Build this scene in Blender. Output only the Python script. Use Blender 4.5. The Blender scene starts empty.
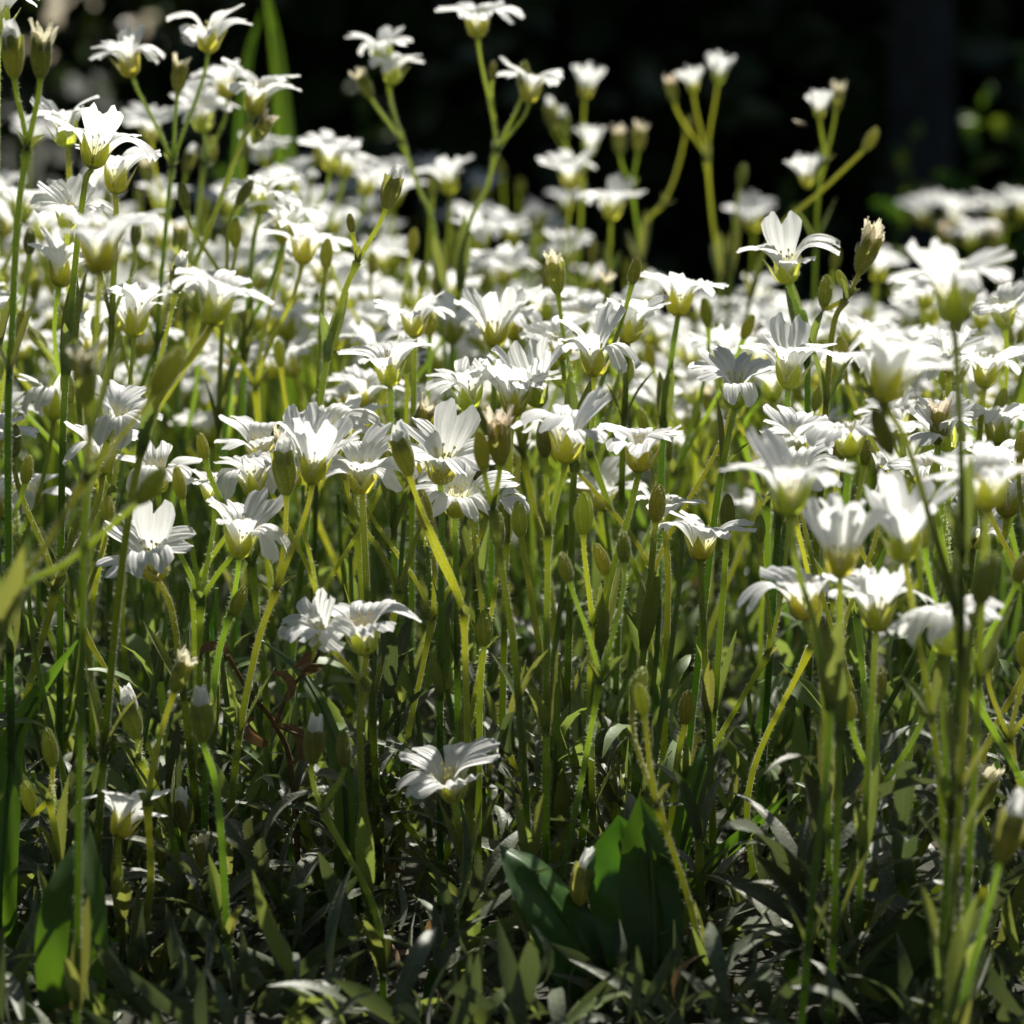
import bpy, math, random
from math import sin, cos, pi, radians, exp
from mathutils import Vector, Matrix

random.seed(11)
R = random.Random(5)
S = bpy.context.scene
COL = S.collection

# ------------------------------------------------------------------ camera, sky, sun, exposure
CAM_H, PITCH, LENS = 0.1825, math.atan(452 / 3413.0), 120.0
FPX = LENS / 36.0 * 1024
cam = bpy.data.cameras.new('camera')
cam.lens, cam.sensor_width = LENS, 36.0
cam.clip_start, cam.clip_end = 0.02, 500.0
cam.dof.use_dof, cam.dof.focus_distance, cam.dof.aperture_fstop = True, 0.715, 21.0
cam_ob = bpy.data.objects.new('camera', cam)
cam_ob.location = (0, 0, CAM_H)
cam_ob.rotation_euler = (pi / 2 - PITCH, 0, 0)
COL.objects.link(cam_ob)
S.camera = cam_ob

SUN_EL, SUN_AZ = radians(50), radians(22)      # behind the bed, a little to the right
world = bpy.data.worlds.new('World')
S.world = world
world.use_nodes = True
wn = world.node_tree
sky = wn.nodes.new('ShaderNodeTexSky')
sky.sky_type = 'NISHITA'
sky.sun_disc = False
sky.sun_elevation, sky.sun_rotation = SUN_EL, SUN_AZ
wn.nodes['Background'].inputs['Strength'].default_value = 0.05
wn.links.new(sky.outputs[0], wn.nodes['Background'].inputs['Color'])
sun = bpy.data.lights.new('sun', 'SUN')
sun.energy, sun.angle, sun.color = 5.0, radians(0.53), (1.0, 0.95, 0.86)
sun_ob = bpy.data.objects.new('sun', sun)
sd = Vector((sin(SUN_AZ) * cos(SUN_EL), cos(SUN_AZ) * cos(SUN_EL), sin(SUN_EL)))
sun_ob.rotation_euler = sd.to_track_quat('Z', 'Y').to_euler()
sun_ob.location = sd * 20
COL.objects.link(sun_ob)
S.view_settings.view_transform = 'Standard'
S.view_settings.look = 'None'
S.view_settings.exposure = 0.9
S.view_settings.gamma = 1.0
S.cycles.max_bounces = 10
S.cycles.transmission_bounces = 6
S.cycles.diffuse_bounces = 5

# ------------------------------------------------------------------ helpers
def at(x, y, d):
    """the place in the bed at distance d along the ground, seen at (x, y)"""
    f = Vector((0, cos(PITCH), -sin(PITCH))); u = Vector((0, sin(PITCH), cos(PITCH)))
    v = f + Vector((1, 0, 0)) * ((x - 512) / FPX) + u * ((512 - y) / FPX)
    t = d / v.y
    return Vector((0, 0, CAM_H)) + v * t

def pix(p):
    q = Vector(p) - Vector((0, 0, CAM_H))
    f = Vector((0, cos(PITCH), -sin(PITCH))); u = Vector((0, sin(PITCH), cos(PITCH)))
    z = q.dot(f)
    return 512 + FPX * q.x / z, 512 - FPX * q.dot(u) / z

class MB:
    def __init__(s): s.v, s.f, s.m, s.uv = [], [], [], []
    def add(s, vs, fs, mi=0, uvs=None):
        o = len(s.v); s.v += [tuple(p) for p in vs]
        for f in fs:
            s.f.append(tuple(i + o for i in f)); s.m.append(mi)
            s.uv += [(uvs[i] if uvs else (0, 0)) for i in f]
    def grid(s, rows, mi=0, uv=None, wrap=False):
        n, k = len(rows), len(rows[0]); vs = [p for r in rows for p in r]; fs = []
        for i in range(n - 1):
            for j in range(k if wrap else k - 1):
                a, b = i * k + j, i * k + (j + 1) % k
                fs.append((a, b, b + k, a + k))
        s.add(vs, fs, mi, [p for r in uv for p in r] if uv else None)
    def mesh(s, name, mats, smooth=True):
        me = bpy.data.meshes.new(name)
        me.from_pydata(s.v, [], s.f)
        for m in mats: me.materials.append(m)
        me.polygons.foreach_set('material_index', s.m)
        me.polygons.foreach_set('use_smooth', [smooth] * len(s.f))
        ul = me.uv_layers.new(name='UVMap')
        ul.data.foreach_set('uv', [c for p in s.uv for c in p])
        me.update()
        return me

def link(name, data, parent=None, mat=None):
    o = bpy.data.objects.new(name, data)
    COL.objects.link(o)
    if parent is not None: o.parent = parent
    if mat is not None: o.matrix_basis = mat
    return o

def tag(o, label=None, cat=None, group=None, kind=None):
    if label: o['label'] = label
    if cat: o['category'] = cat
    if group: o['group'] = group
    if kind: o['kind'] = kind
    return o

def frame(axis, roll=0.0):
    q = Vector(axis).normalized().to_track_quat('Z', 'Y').to_matrix()
    return (q @ Matrix.Rotation(roll, 3, 'Z')).to_4x4()

def bez(a, b, c, d, n):
    return [a * (1 - t) ** 3 + b * 3 * t * (1 - t) ** 2 + c * 3 * t * t * (1 - t) + d * t ** 3 for t in [i / n for i in range(n + 1)]]

def catmull(P, n=7):
    Q = [P[0] * 2 - P[1]] + P + [P[-1] * 2 - P[-2]]; out = []
    for i in range(1, len(Q) - 2):
        a, b, c, d = Q[i - 1:i + 3]
        for k in range(n):
            t = k / n
            out.append(0.5 * ((2 * b) + (c - a) * t + (2 * a - 5 * b + 4 * c - d) * t * t + (3 * b - a - 3 * c + d) * t ** 3))
    out.append(P[-1].copy())
    return out

def tube(mb, P, r0, r1, sides=8, mi=0, cap=True, swell=0.0, hair=0, hmi=1, hlen=0.0008, v0=0.0, v1=1.0):
    n = len(P); rows = []; nrm = None
    for i, p in enumerate(P):
        t = (P[min(i + 1, n - 1)] - P[max(i - 1, 0)]).normalized()
        if nrm is None: nrm = t.orthogonal().normalized()
        nrm = (nrm - t * nrm.dot(t)).normalized()
        b = t.cross(nrm)
        s = i / (n - 1); r = r0 + (r1 - r0) * s + swell * exp(-((1 - s) / 0.06) ** 2)
        rows.append([p + (nrm * cos(a) + b * sin(a)) * r for a in [2 * pi * k / sides for k in range(sides)]])
    mb.grid(rows, mi, wrap=True, uv=[[(k / sides, v0 + (v1 - v0) * i / n) for k in range(sides)] for i in range(n)])
    if cap:
        mb.add(rows[-1], [tuple(range(sides))], mi)
    if hair:
        L = sum((P[i + 1] - P[i]).length for i in range(n - 1))
        for _ in range(int(L * 100 * hair)):
            i = R.randrange(n - 1); t = R.random(); k = R.randrange(sides); k2 = (k + 1) % sides; w = R.random()
            a = rows[i][k].lerp(rows[i + 1][k], t); b = rows[i][k2].lerp(rows[i + 1][k2], t)
            q = a.lerp(b, w); c = P[i].lerp(P[i + 1], t); o = (q - c).normalized()
            tg = (P[i + 1] - P[i]).normalized()
            spike(mb, q, (o + tg * R.uniform(-.4, .5)).normalized(), tg, hlen * R.uniform(.5, 1.25), hmi)

def spike(mb, q, d, side, L, mi, w=0.000065):
    e = d.cross(side)
    e = (e.normalized() if e.length > 1e-6 else d.orthogonal().normalized()) * w
    mb.add([q - e, q + e, q + d * L], [(0, 1, 2)], mi)

# ------------------------------------------------------------------ materials
def mat(name):
    m = bpy.data.materials.new(name); m.use_nodes = True
    nt = m.node_tree
    for n in list(nt.nodes): nt.nodes.remove(n)
    out = nt.nodes.new('ShaderNodeOutputMaterial')
    return m, nt, out

def nd(nt, t, **kw):
    n = nt.nodes.new(t)
    for k, v in kw.items(): setattr(n, k, v)
    return n

def leafy(name, col, col2, trans, tmix, rough=0.5, spec=0.3, sheen=0.0, scale=900.0, bump=0.15, vary=0.25, vein=None, huevar=0.03, foot=None):
    """leaf-like tissue: a rough coat, light passing through, mottling, each plant a little different"""
    m, nt, out = mat(name); L = nt.links
    tc = nd(nt, 'ShaderNodeTexCoord'); oi = nd(nt, 'ShaderNodeObjectInfo')
    nz = nd(nt, 'ShaderNodeTexNoise'); nz.inputs['Scale'].default_value = scale; nz.inputs['Detail'].default_value = 4
    L.new(tc.outputs['Object'], nz.inputs['Vector'])
    mx = nd(nt, 'ShaderNodeMix', data_type='RGBA'); mx.inputs[6].default_value = (*col, 1); mx.inputs[7].default_value = (*col2, 1)
    rp = nd(nt, 'ShaderNodeMapRange'); rp.inputs[1].default_value = .3; rp.inputs[2].default_value = .7
    L.new(nz.outputs['Fac'], rp.inputs[0]); L.new(rp.outputs[0], mx.inputs[0])
    src = mx.outputs[2]
    if vein:
        uv = nd(nt, 'ShaderNodeUVMap'); sp = nd(nt, 'ShaderNodeSeparateXYZ'); L.new(uv.outputs[0], sp.inputs[0])
        ab = nd(nt, 'ShaderNodeMath', operation='ABSOLUTE'); sb = nd(nt, 'ShaderNodeMath', operation='SUBTRACT'); sb.inputs[1].default_value = .5
        L.new(sp.outputs[0], sb.inputs[0]); L.new(sb.outputs[0], ab.inputs[0])
        mr = nd(nt, 'ShaderNodeMapRange'); mr.inputs[1].default_value = .015; mr.inputs[2].default_value = .06; mr.inputs[3].default_value = .7; mr.inputs[4].default_value = 0
        L.new(ab.outputs[0], mr.inputs[0])
        m2 = nd(nt, 'ShaderNodeMix', data_type='RGBA'); L.new(mr.outputs[0], m2.inputs[0]); L.new(src, m2.inputs[6]); m2.inputs[7].default_value = (*vein, 1)
        src = m2.outputs[2]
    hs = nd(nt, 'ShaderNodeHueSaturation'); L.new(src, hs.inputs['Color'])
    vr = nd(nt, 'ShaderNodeMapRange'); vr.inputs[3].default_value = 1 - vary; vr.inputs[4].default_value = 1 + vary
    L.new(oi.outputs['Random'], vr.inputs[0]); L.new(vr.outputs[0], hs.inputs['Value'])
    hr = nd(nt, 'ShaderNodeMapRange'); hr.inputs[3].default_value = .5 - huevar; hr.inputs[4].default_value = .5 + huevar * .5
    ml = nd(nt, 'ShaderNodeMath', operation='MULTIPLY'); ml.inputs[1].default_value = 7.31
    fr = nd(nt, 'ShaderNodeMath', operation='FRACT'); L.new(oi.outputs['Random'], ml.inputs[0]); L.new(ml.outputs[0], fr.inputs[0])
    L.new(fr.outputs[0], hr.inputs[0]); L.new(hr.outputs[0], hs.inputs['Hue'])
    bs = nd(nt, 'ShaderNodeBsdfPrincipled')
    bs.inputs['Roughness'].default_value = rough; bs.inputs['Specular IOR Level'].default_value = spec
    bs.inputs['Sheen Weight'].default_value = sheen; bs.inputs['Sheen Roughness'].default_value = .35
    L.new(hs.outputs[0], bs.inputs['Base Color'])
    bp = nd(nt, 'ShaderNodeBump'); bp.inputs['Strength'].default_value = bump; bp.inputs['Distance'].default_value = .0004
    L.new(nz.outputs['Fac'], bp.inputs['Height']); L.new(bp.outputs[0], bs.inputs['Normal'])
    tr = nd(nt, 'ShaderNodeBsdfTranslucent')
    tm = nd(nt, 'ShaderNodeMix', data_type='RGBA', blend_type='MULTIPLY'); tm.inputs[0].default_value = .35
    tm.inputs[6].default_value = (*trans, 1); L.new(mx.outputs[2], tm.inputs[7])
    hs2 = nd(nt, 'ShaderNodeHueSaturation'); L.new(vr.outputs[0], hs2.inputs['Value']); L.new(hr.outputs[0], hs2.inputs['Hue'])
    hs2.inputs['Color'].default_value = (*trans, 1); L.new(hs2.outputs[0], tr.inputs['Color'])
    if foot:     # stems are greener towards the root, and darker there as painted-in shade
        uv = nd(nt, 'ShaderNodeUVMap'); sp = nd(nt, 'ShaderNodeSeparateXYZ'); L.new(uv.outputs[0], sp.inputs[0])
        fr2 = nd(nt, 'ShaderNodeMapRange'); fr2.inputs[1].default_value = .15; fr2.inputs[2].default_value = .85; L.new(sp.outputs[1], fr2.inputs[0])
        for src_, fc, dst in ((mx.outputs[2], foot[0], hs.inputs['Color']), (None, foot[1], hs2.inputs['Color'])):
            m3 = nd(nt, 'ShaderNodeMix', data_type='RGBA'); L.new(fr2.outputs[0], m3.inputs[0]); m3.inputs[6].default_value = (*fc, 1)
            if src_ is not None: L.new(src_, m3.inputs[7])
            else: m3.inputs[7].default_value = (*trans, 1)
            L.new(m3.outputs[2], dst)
    ms = nd(nt, 'ShaderNodeMixShader'); ms.inputs[0].default_value = tmix
    L.new(bs.outputs[0], ms.inputs[1]); L.new(tr.outputs[0], ms.inputs[2]); L.new(ms.outputs[0], out.inputs[0])
    return m

def petal_mat(name, base, trans, tmix):
    m, nt, out = mat(name); L = nt.links
    uv = nd(nt, 'ShaderNodeUVMap'); sp = nd(nt, 'ShaderNodeSeparateXYZ'); L.new(uv.outputs[0], sp.inputs[0])
    tc = nd(nt, 'ShaderNodeTexCoord')
    nz = nd(nt, 'ShaderNodeTexNoise'); nz.inputs['Scale'].default_value = 260; L.new(tc.outputs['Object'], nz.inputs['Vector'])
    # fine veins running along the petal, fanning out with it
    a = nd(nt, 'ShaderNodeMath', operation='MULTIPLY_ADD'); a.inputs[1].default_value = 68.0
    b = nd(nt, 'ShaderNodeMath', operation='MULTIPLY'); b.inputs[1].default_value = 5.0
    L.new(nz.outputs['Fac'], b.inputs[0]); L.new(sp.outputs[0], a.inputs[0]); L.new(b.outputs[0], a.inputs[2])
    c = nd(nt, 'ShaderNodeMath', operation='SINE'); L.new(a.outputs[0], c.inputs[0])
    d = nd(nt, 'ShaderNodeMapRange'); d.inputs[1].default_value = .55; d.inputs[2].default_value = 1.0; L.new(c.outputs[0], d.inputs[0])
    yl = nd(nt, 'ShaderNodeMapRange'); yl.inputs[1].default_value = .36; yl.inputs[2].default_value = .08; L.new(sp.outputs[1], yl.inputs[0])
    m1 = nd(nt, 'ShaderNodeMix', data_type='RGBA'); m1.inputs[6].default_value = (*base, 1); m1.inputs[7].default_value = (.80, .81, .82, 1)
    vm = nd(nt, 'ShaderNodeMath', operation='MULTIPLY'); vm.inputs[1].default_value = .55; L.new(d.outputs[0], vm.inputs[0]); L.new(vm.outputs[0], m1.inputs[0])
    m2 = nd(nt, 'ShaderNodeMix', data_type='RGBA'); L.new(yl.outputs[0], m2.inputs[0]); L.new(m1.outputs[2], m2.inputs[6]); m2.inputs[7].default_value = (.78, .78, .32, 1)
    bp = nd(nt, 'ShaderNodeBump'); bp.inputs['Strength'].default_value = .22; bp.inputs['Distance'].default_value = .0002
    L.new(c.outputs[0], bp.inputs['Height'])
    bs = nd(nt, 'ShaderNodeBsdfPrincipled'); bs.inputs['Roughness'].default_value = .42; bs.inputs['Specular IOR Level'].default_value = .3
    L.new(m2.outputs[2], bs.inputs['Base Color']); L.new(bp.outputs[0], bs.inputs['Normal'])
    t1 = nd(nt, 'ShaderNodeMix', data_type='RGBA'); L.new(vm.outputs[0], t1.inputs[0]); t1.inputs[6].default_value = (*trans, 1); t1.inputs[7].default_value = (.70, .72, .70, 1)
    t2 = nd(nt, 'ShaderNodeMix', data_type='RGBA'); L.new(yl.outputs[0], t2.inputs[0]); L.new(t1.outputs[2], t2.inputs[6]); t2.inputs[7].default_value = (.80, .80, .22, 1)
    tr = nd(nt, 'ShaderNodeBsdfTranslucent'); L.new(t2.outputs[2], tr.inputs['Color']); L.new(bp.outputs[0], tr.inputs['Normal'])
    ms = nd(nt, 'ShaderNodeMixShader'); ms.inputs[0].default_value = tmix
    L.new(bs.outputs[0], ms.inputs[1]); L.new(tr.outputs[0], ms.inputs[2]); L.new(ms.outputs[0], out.inputs[0])
    return m

M = {}
M['petal'] = petal_mat('white_petal', (.82, .82, .81), (.84, .85, .81), .48)
M['cream'] = leafy('cream_petal', (.84, .81, .68), (.74, .66, .46), (.84, .79, .58), .4, vary=.12)
M['calyx'] = leafy('calyx_green', (.22, .27, .04), (.15, .21, .035), (.76, .80, .09), .55, rough=.55, sheen=.25, scale=700, vary=.2)
M['margin'] = leafy('sepal_margin', (.62, .62, .36), (.5, .52, .25), (.7, .7, .35), .5)
M['bud'] = leafy('bud_green', (.15, .185, .045), (.135, .14, .05), (.52, .56, .11), .45, rough=.6, sheen=.3, scale=600, vary=.25, huevar=.015)
M['budrim'] = leafy('bud_margin', (.30, .31, .13), (.24, .24, .09), (.6, .6, .2), .45)
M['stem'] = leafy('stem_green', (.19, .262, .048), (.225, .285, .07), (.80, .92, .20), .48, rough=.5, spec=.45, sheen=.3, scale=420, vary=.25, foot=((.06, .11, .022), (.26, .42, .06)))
M['hair'] = leafy('pale_hair', (.78, .80, .56), (.72, .76, .5), (.90, .92, .62), .6, rough=.4, bump=0, vary=.05)
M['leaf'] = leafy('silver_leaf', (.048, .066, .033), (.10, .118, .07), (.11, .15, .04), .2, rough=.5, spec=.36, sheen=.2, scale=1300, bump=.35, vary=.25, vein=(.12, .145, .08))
M['bract'] = leafy('bract_green', (.08, .12, .028), (.12, .16, .05), (.28, .34, .06), .32, rough=.5, sheen=.2, scale=900, vary=.2)
M['broad'] = leafy('broad_leaf_green', (.035, .085, .012), (.05, .11, .018), (.11, .25, .010), .36, rough=.38, spec=.45, scale=240, bump=.1, vary=.15, vein=(.08, .14, .03))
M['blade'] = leafy('grass_green', (.05, .10, .018), (.065, .12, .025), (.20, .36, .02), .4, rough=.42, spec=.4, scale=300, bump=.1, vary=.2)
M['dry'] = leafy('dry_brown', (.20, .125, .06), (.11, .065, .035), (.26, .16, .06), .22, rough=.6, scale=500, bump=.4, vary=.2, huevar=.01)
M['stamen'] = leafy('stamen_yellow', (.62, .58, .22), (.70, .66, .35), (.6, .55, .2), .35, vary=.05)
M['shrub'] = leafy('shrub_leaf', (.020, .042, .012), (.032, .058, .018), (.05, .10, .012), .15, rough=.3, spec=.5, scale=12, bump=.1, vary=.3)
M['young'] = leafy('young_leaf', (.05, .11, .015), (.06, .13, .02), (.2, .36, .02), .4, scale=60, vary=.25)

def bark_mat():
    m, nt, out = mat('bark'); L = nt.links
    tc = nd(nt, 'ShaderNodeTexCoord'); mp = nd(nt, 'ShaderNodeMapping'); mp.inputs['Scale'].default_value = (40, 40, 9)
    nz = nd(nt, 'ShaderNodeTexNoise'); nz.inputs['Detail'].default_value = 8
    L.new(tc.outputs['Object'], mp.inputs[0]); L.new(mp.outputs[0], nz.inputs['Vector'])
    cr = nd(nt, 'ShaderNodeValToRGB'); cr.color_ramp.elements[0].color = (.018, .018, .02, 1); cr.color_ramp.elements[1].color = (.055, .055, .06, 1)
    cr.color_ramp.elements[0].position = .35; cr.color_ramp.elements[1].position = .7
    bs = nd(nt, 'ShaderNodeBsdfPrincipled'); bs.inputs['Roughness'].default_value = .9
    bp = nd(nt, 'ShaderNodeBump'); bp.inputs['Strength'].default_value = .8; bp.inputs['Distance'].default_value = .01
    L.new(nz.outputs['Fac'], cr.inputs[0]); L.new(cr.outputs[0], bs.inputs['Base Color']); L.new(nz.outputs['Fac'], bp.inputs['Height']); L.new(bp.outputs[0], bs.inputs['Normal'])
    L.new(bs.outputs[0], out.inputs[0]); return m
M['bark'] = bark_mat()

def soil_mat():
    m, nt, out = mat('soil'); L = nt.links
    tc = nd(nt, 'ShaderNodeTexCoord')
    nz = nd(nt, 'ShaderNodeTexNoise'); nz.inputs['Scale'].default_value = 60; nz.inputs['Detail'].default_value = 10
    n2 = nd(nt, 'ShaderNodeTexNoise'); n2.inputs['Scale'].default_value = .35
    L.new(tc.outputs['Object'], nz.inputs['Vector']); L.new(tc.outputs['Object'], n2.inputs['Vector'])
    cr = nd(nt, 'ShaderNodeValToRGB'); cr.color_ramp.elements[0].color = (.008, .006, .004, 1); cr.color_ramp.elements[1].color = (.04, .03, .02, 1)
    c2 = nd(nt, 'ShaderNodeMix', data_type='RGBA'); c2.inputs[7].default_value = (.018, .03, .008, 1)
    L.new(nz.outputs['Fac'], cr.inputs[0]); L.new(n2.outputs['Fac'], c2.inputs[0]); L.new(cr.outputs[0], c2.inputs[6])
    bs = nd(nt, 'ShaderNodeBsdfPrincipled'); bs.inputs['Roughness'].default_value = .95
    bp = nd(nt, 'ShaderNodeBump'); bp.inputs['Strength'].default_value = .7; bp.inputs['Distance'].default_value = .006
    L.new(nz.outputs['Fac'], bp.inputs['Height']); L.new(bp.outputs[0], bs.inputs['Normal'])
    L.new(c2.outputs[2], bs.inputs['Base Color']); L.new(bs.outputs[0], out.inputs[0]); return m
M['soil'] = soil_mat()

# ------------------------------------------------------------------ ground
g = MB()
ring = [0, .5, 1, 1.5, 2, 3, 5, 10, 40, 160]
rows = []
for r in ring:
    rows.append([Vector((r * cos(a), 1 + r * sin(a), 0 if r > 4 else .004 * sin(9 * r + 5 * a))) for a in [2 * pi * k / 48 for k in range(48)]])
g.grid(rows[0:], 0, wrap=True)
tag(link('ground', g.mesh('ground', [M['soil']])), 'dark soil under the flowers and the shrubs', kind='structure')

# ------------------------------------------------------------------ shared plant meshes (metres; +Z along the flower's axis)
def petal_mesh(i, half=False):
    rnd = random.Random(100 + i)
    L = .0152 * rnd.uniform(.93, 1.06); W = .0046 * rnd.uniform(.9, 1.08)
    a0 = radians(rnd.uniform(68, 76)); a1 = radians(rnd.choice((rnd.uniform(-26, 20), rnd.uniform(-62, -20), rnd.uniform(0, 42)))) if not half else radians(rnd.uniform(40, 66))
    mid = rnd.uniform(.44, .56); notch = rnd.uniform(.21, .32); cup = rnd.uniform(-.25, .55); tw = rnd.uniform(-.25, .25)
    lobe = [rnd.uniform(-.0014, .0016) for _ in (0, 1)]; wav = rnd.uniform(.0002, .0008); ph = rnd.uniform(0, 6)
    V = [-1, -.86, -.7, -.52, -.36, -.22, -.11, -.03, .03, .11, .22, .36, .52, .7, .86, 1]
    N = 15
    # the arc the petal follows, in the (outward, up) plane
    arc = [(0.0, 0.0)]; ns = 60
    for k in range(ns):
        s = (k + .5) / ns
        w = 1 / (1 + exp(-(s - mid) / .075))
        th = a0 + (a1 - a0) * w - .10 * max(0, s - .75) * 4
        arc.append((arc[-1][0] + cos(th) * L / ns, arc[-1][1] + sin(th) * L / ns))
    mb = MB(); rows, uvs = [], []
    for iu in range(N + 1):
        u = iu / N; row, uvr = [], []
        for v in V:
            av = abs(v)
            end = 1 - notch * max(0, 1 - av / .34) ** 1.15 - .17 * max(0, (av - .52) / .48) ** 2
            s = min(u * end, 1.0)
            k = min(int(s * ns), ns - 1); t = s * ns - k
            r = arc[k][0] * (1 - t) + arc[k + 1][0] * t; z = arc[k][1] * (1 - t) + arc[k + 1][1] * t
            th = math.atan2(arc[k + 1][1] - arc[k][1], arc[k + 1][0] - arc[k][0])
            w = W * (.24 + .30 * min(1, s / .4) + .50 * (1 / (1 + exp(-(s - .56) / .09)))) * (1 - .10 * max(0, s - .85) / .15)
            x = v * w
            off = cup * w * v * v * .55 * (1 - .4 * s) + (.0011 * v * v * max(0, 1 - s / .45)) + wav * sin(v * 13 + ph) * s + (lobe[0] if v < 0 else lobe[1]) * max(0, s - .62) * 3 * av ** .5 + tw * x * s
            off += .00035 * sin(5 * s + ph) * s
            row.append(Vector((.0009 + r - sin(th) * off, x, .0012 + z + cos(th) * off)))
            uvr.append(((v + 1) / 2, s))
        rows.append(row); uvs.append(uvr)
    mb.grid(rows, 0, uvs)
    return mb

PET = [petal_mesh(i) for i in range(18)]
PETH = [petal_mesh(30 + i, True) for i in range(6)]
PET_M = [p.mesh('petal', [M['petal']]) for p in PET]
PETH_M = [p.mesh('petal', [M['petal']]) for p in PETH]

def calyx_mb(i, hairs=True, narrow=1.0):
    rnd = random.Random(300 + i); mb = MB()
    # short receptacle cup
    rows = []
    for k in range(5):
        t = k / 4
        rows.append([Vector(((.0006 + .0013 * t ** .6) * cos(a), (.0006 + .0013 * t ** .6) * sin(a), -.0002 + .0014 * t)) for a in [2 * pi * j / 15 for j in range(15)]])
    mb.grid(rows, 0, wrap=True)
    for s in range(5):
        a = 2 * pi * s / 5 + rnd.uniform(-.1, .1) + pi / 5; L = .0068 * rnd.uniform(.92, 1.08); wid = .00172 * rnd.uniform(.9, 1.1); op = rnd.uniform(.85, 1.2) * narrow
        rows, uv, N = [], [], 9
        for iu in range(N + 1):
            u = iu / N
            r = .0009 + .0013 * min(1, u / .2) ** .6 + .0021 * op * u ** 1.25; z = -.0001 + L * u
            w = wid * (.62 + .38 * sin(pi * min(1, u * 1.25))) * (1 - max(0, (u - .45) / .55) ** 1.7) + .00004
            row = []
            for v in (-1, -.72, 0, .72, 1):
                da = v * w / max(r, .0006); da = max(-.9, min(.9, da))
                rr = r + .00018 * (1 - v * v)
                row.append(Vector((rr * cos(a + da), rr * sin(a + da), z)))
            rows.append(row); uv.append([(j / 4, u) for j in range(5)])
        o = len(mb.f); mb.grid(rows, 0, uv)
        for q in range(o, len(mb.f)):
            if (q - o) % 4 in (0, 3) and (q - o) // 4 > 2: mb.m[q] = 2
        if hairs:
            for _ in range(70):
                iu = rnd.randrange(N); j = rnd.randrange(4); p = rows[iu][j].lerp(rows[iu + 1][j + 1], rnd.random())
                o_ = Vector((p.x, p.y, 0)).normalized()
                spike(mb, p, (o_ + Vector((0, 0, rnd.uniform(-.1, .7)))).normalized(), Vector((0, 0, 1)), .00065 * rnd.uniform(.6, 1.3), 1)
    return mb
CAL = [calyx_mb(i) for i in range(4)]
CAL_M = [c.mesh('calyx', [M['calyx'], M['hair'], M['margin']]) for c in CAL]

def stamen_mb(i):
    rnd = random.Random(400 + i); mb = MB()
    for k in range(10):
        a = 2 * pi * k / 10 + rnd.uniform(-.2, .2); h = rnd.uniform(.0058, .0085); r = rnd.uniform(.0010, .0022)
        P = bez(Vector((.0005 * cos(a), .0005 * sin(a), .001)), Vector((.0006 * cos(a), .0006 * sin(a), h * .4)), Vector((r * .7 * cos(a), r * .7 * sin(a), h * .8)), Vector((r * cos(a), r * sin(a), h)), 4)
        tube(mb, P, .00009, .00007, 4)
        rows = []
        for q in range(4):
            zz = -.0004 + .0008 * q / 3; rr = (.00012, .00034, .00034, .0001)[q]
            rows.append([P[-1] + Vector((rr * cos(b), rr * .7 * sin(b), zz)) for b in [2 * pi * j / 5 for j in range(5)]])
        mb.grid(rows, 0, wrap=True)
    rows = []
    for q in range(6):
        t = q / 5; rr = .0012 * sin(pi * (.18 + .78 * t)); rows.append([Vector((rr * cos(b), rr * sin(b), .0008 + .0034 * t)) for b in [2 * pi * j / 8 for j in range(8)]])
    mb.grid(rows, 0, wrap=True)
    return mb
STA = [stamen_mb(i) for i in range(2)]
STA_M = [s.mesh('stamen', [M['stamen']]) for s in STA]

def bud_mb(i, L=.0078, Rm=.0019, open_=0.0):
    rnd = random.Random(500 + i); mb = MB(); N, K = 14, 40; rows = []
    ph = rnd.uniform(0, 6); ben = rnd.uniform(-.0006, .0006)
    for iu in range(N + 1):
        u = iu / N
        r = Rm * (sin(pi * min(1, (u * .86 + .07))) ** .62) * (1.05 - .25 * u) if u < .93 else Rm * .34
        if open_: r = Rm * (sin(pi * min(.62, u * .72 + .07)) ** .6) * (1 + .12 * open_ * u)
        if iu == 0: r = .0007
        row = []
        for j in range(K):
            a = 2 * pi * j / K
            ridge = abs(((a * 5 / (2 * pi) + ph + .35 * u) % 1) - .5) * 2
            rr = r * (1 - .24 * (max(0, ridge - .62) / .38) ** 1.5 * min(1, u * 4))
            zz = L * u * (1 - .10 * (ridge ** 2) * u)
            if iu == N and not open_: rr *= .35
            row.append(Vector((rr * cos(a) + ben * u * u, rr * sin(a), zz)))
        rows.append(row)
    mb.grid(rows, 0, wrap=True)
    for q in range(N * K):       # the pale thin margin where two sepals overlap
        rg = abs((((q % K + .5) / K * 5 + ph + .35 * (q // K) / N) % 1) - .5) * 2
        if rg > .84 and q // K > 1: mb.m[q] = 2
    if not open_: mb.add(rows[-1], [tuple(range(K))], 0)
    for _ in range(190):
        iu = rnd.randrange(N); j = rnd.randrange(K); p = rows[iu][j]; o = Vector((p.x, p.y, .0001)).normalized()
        spike(mb, p, (o + Vector((0, 0, rnd.uniform(-.1, .8)))).normalized(), Vector((0, 0, 1)), .0006 * rnd.uniform(.6, 1.3), 1, .00004)
    return mb
BUD = [bud_mb(i, L=.0074 + .0003 * i, Rm=.00178 + .00008 * (i % 3)) for i in range(4)]
BUDO = [bud_mb(20 + i, L=.0078, Rm=.0020 + .0001 * i, open_=.6 + .3 * i) for i in range(3)]
BUD_M = [b.mesh('bud', [M['bud'], M['hair'], M['budrim']]) for b in BUD]
BUDO_M = [b.mesh('bud', [M['bud'], M['hair'], M['budrim']]) for b in BUDO]

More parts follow.
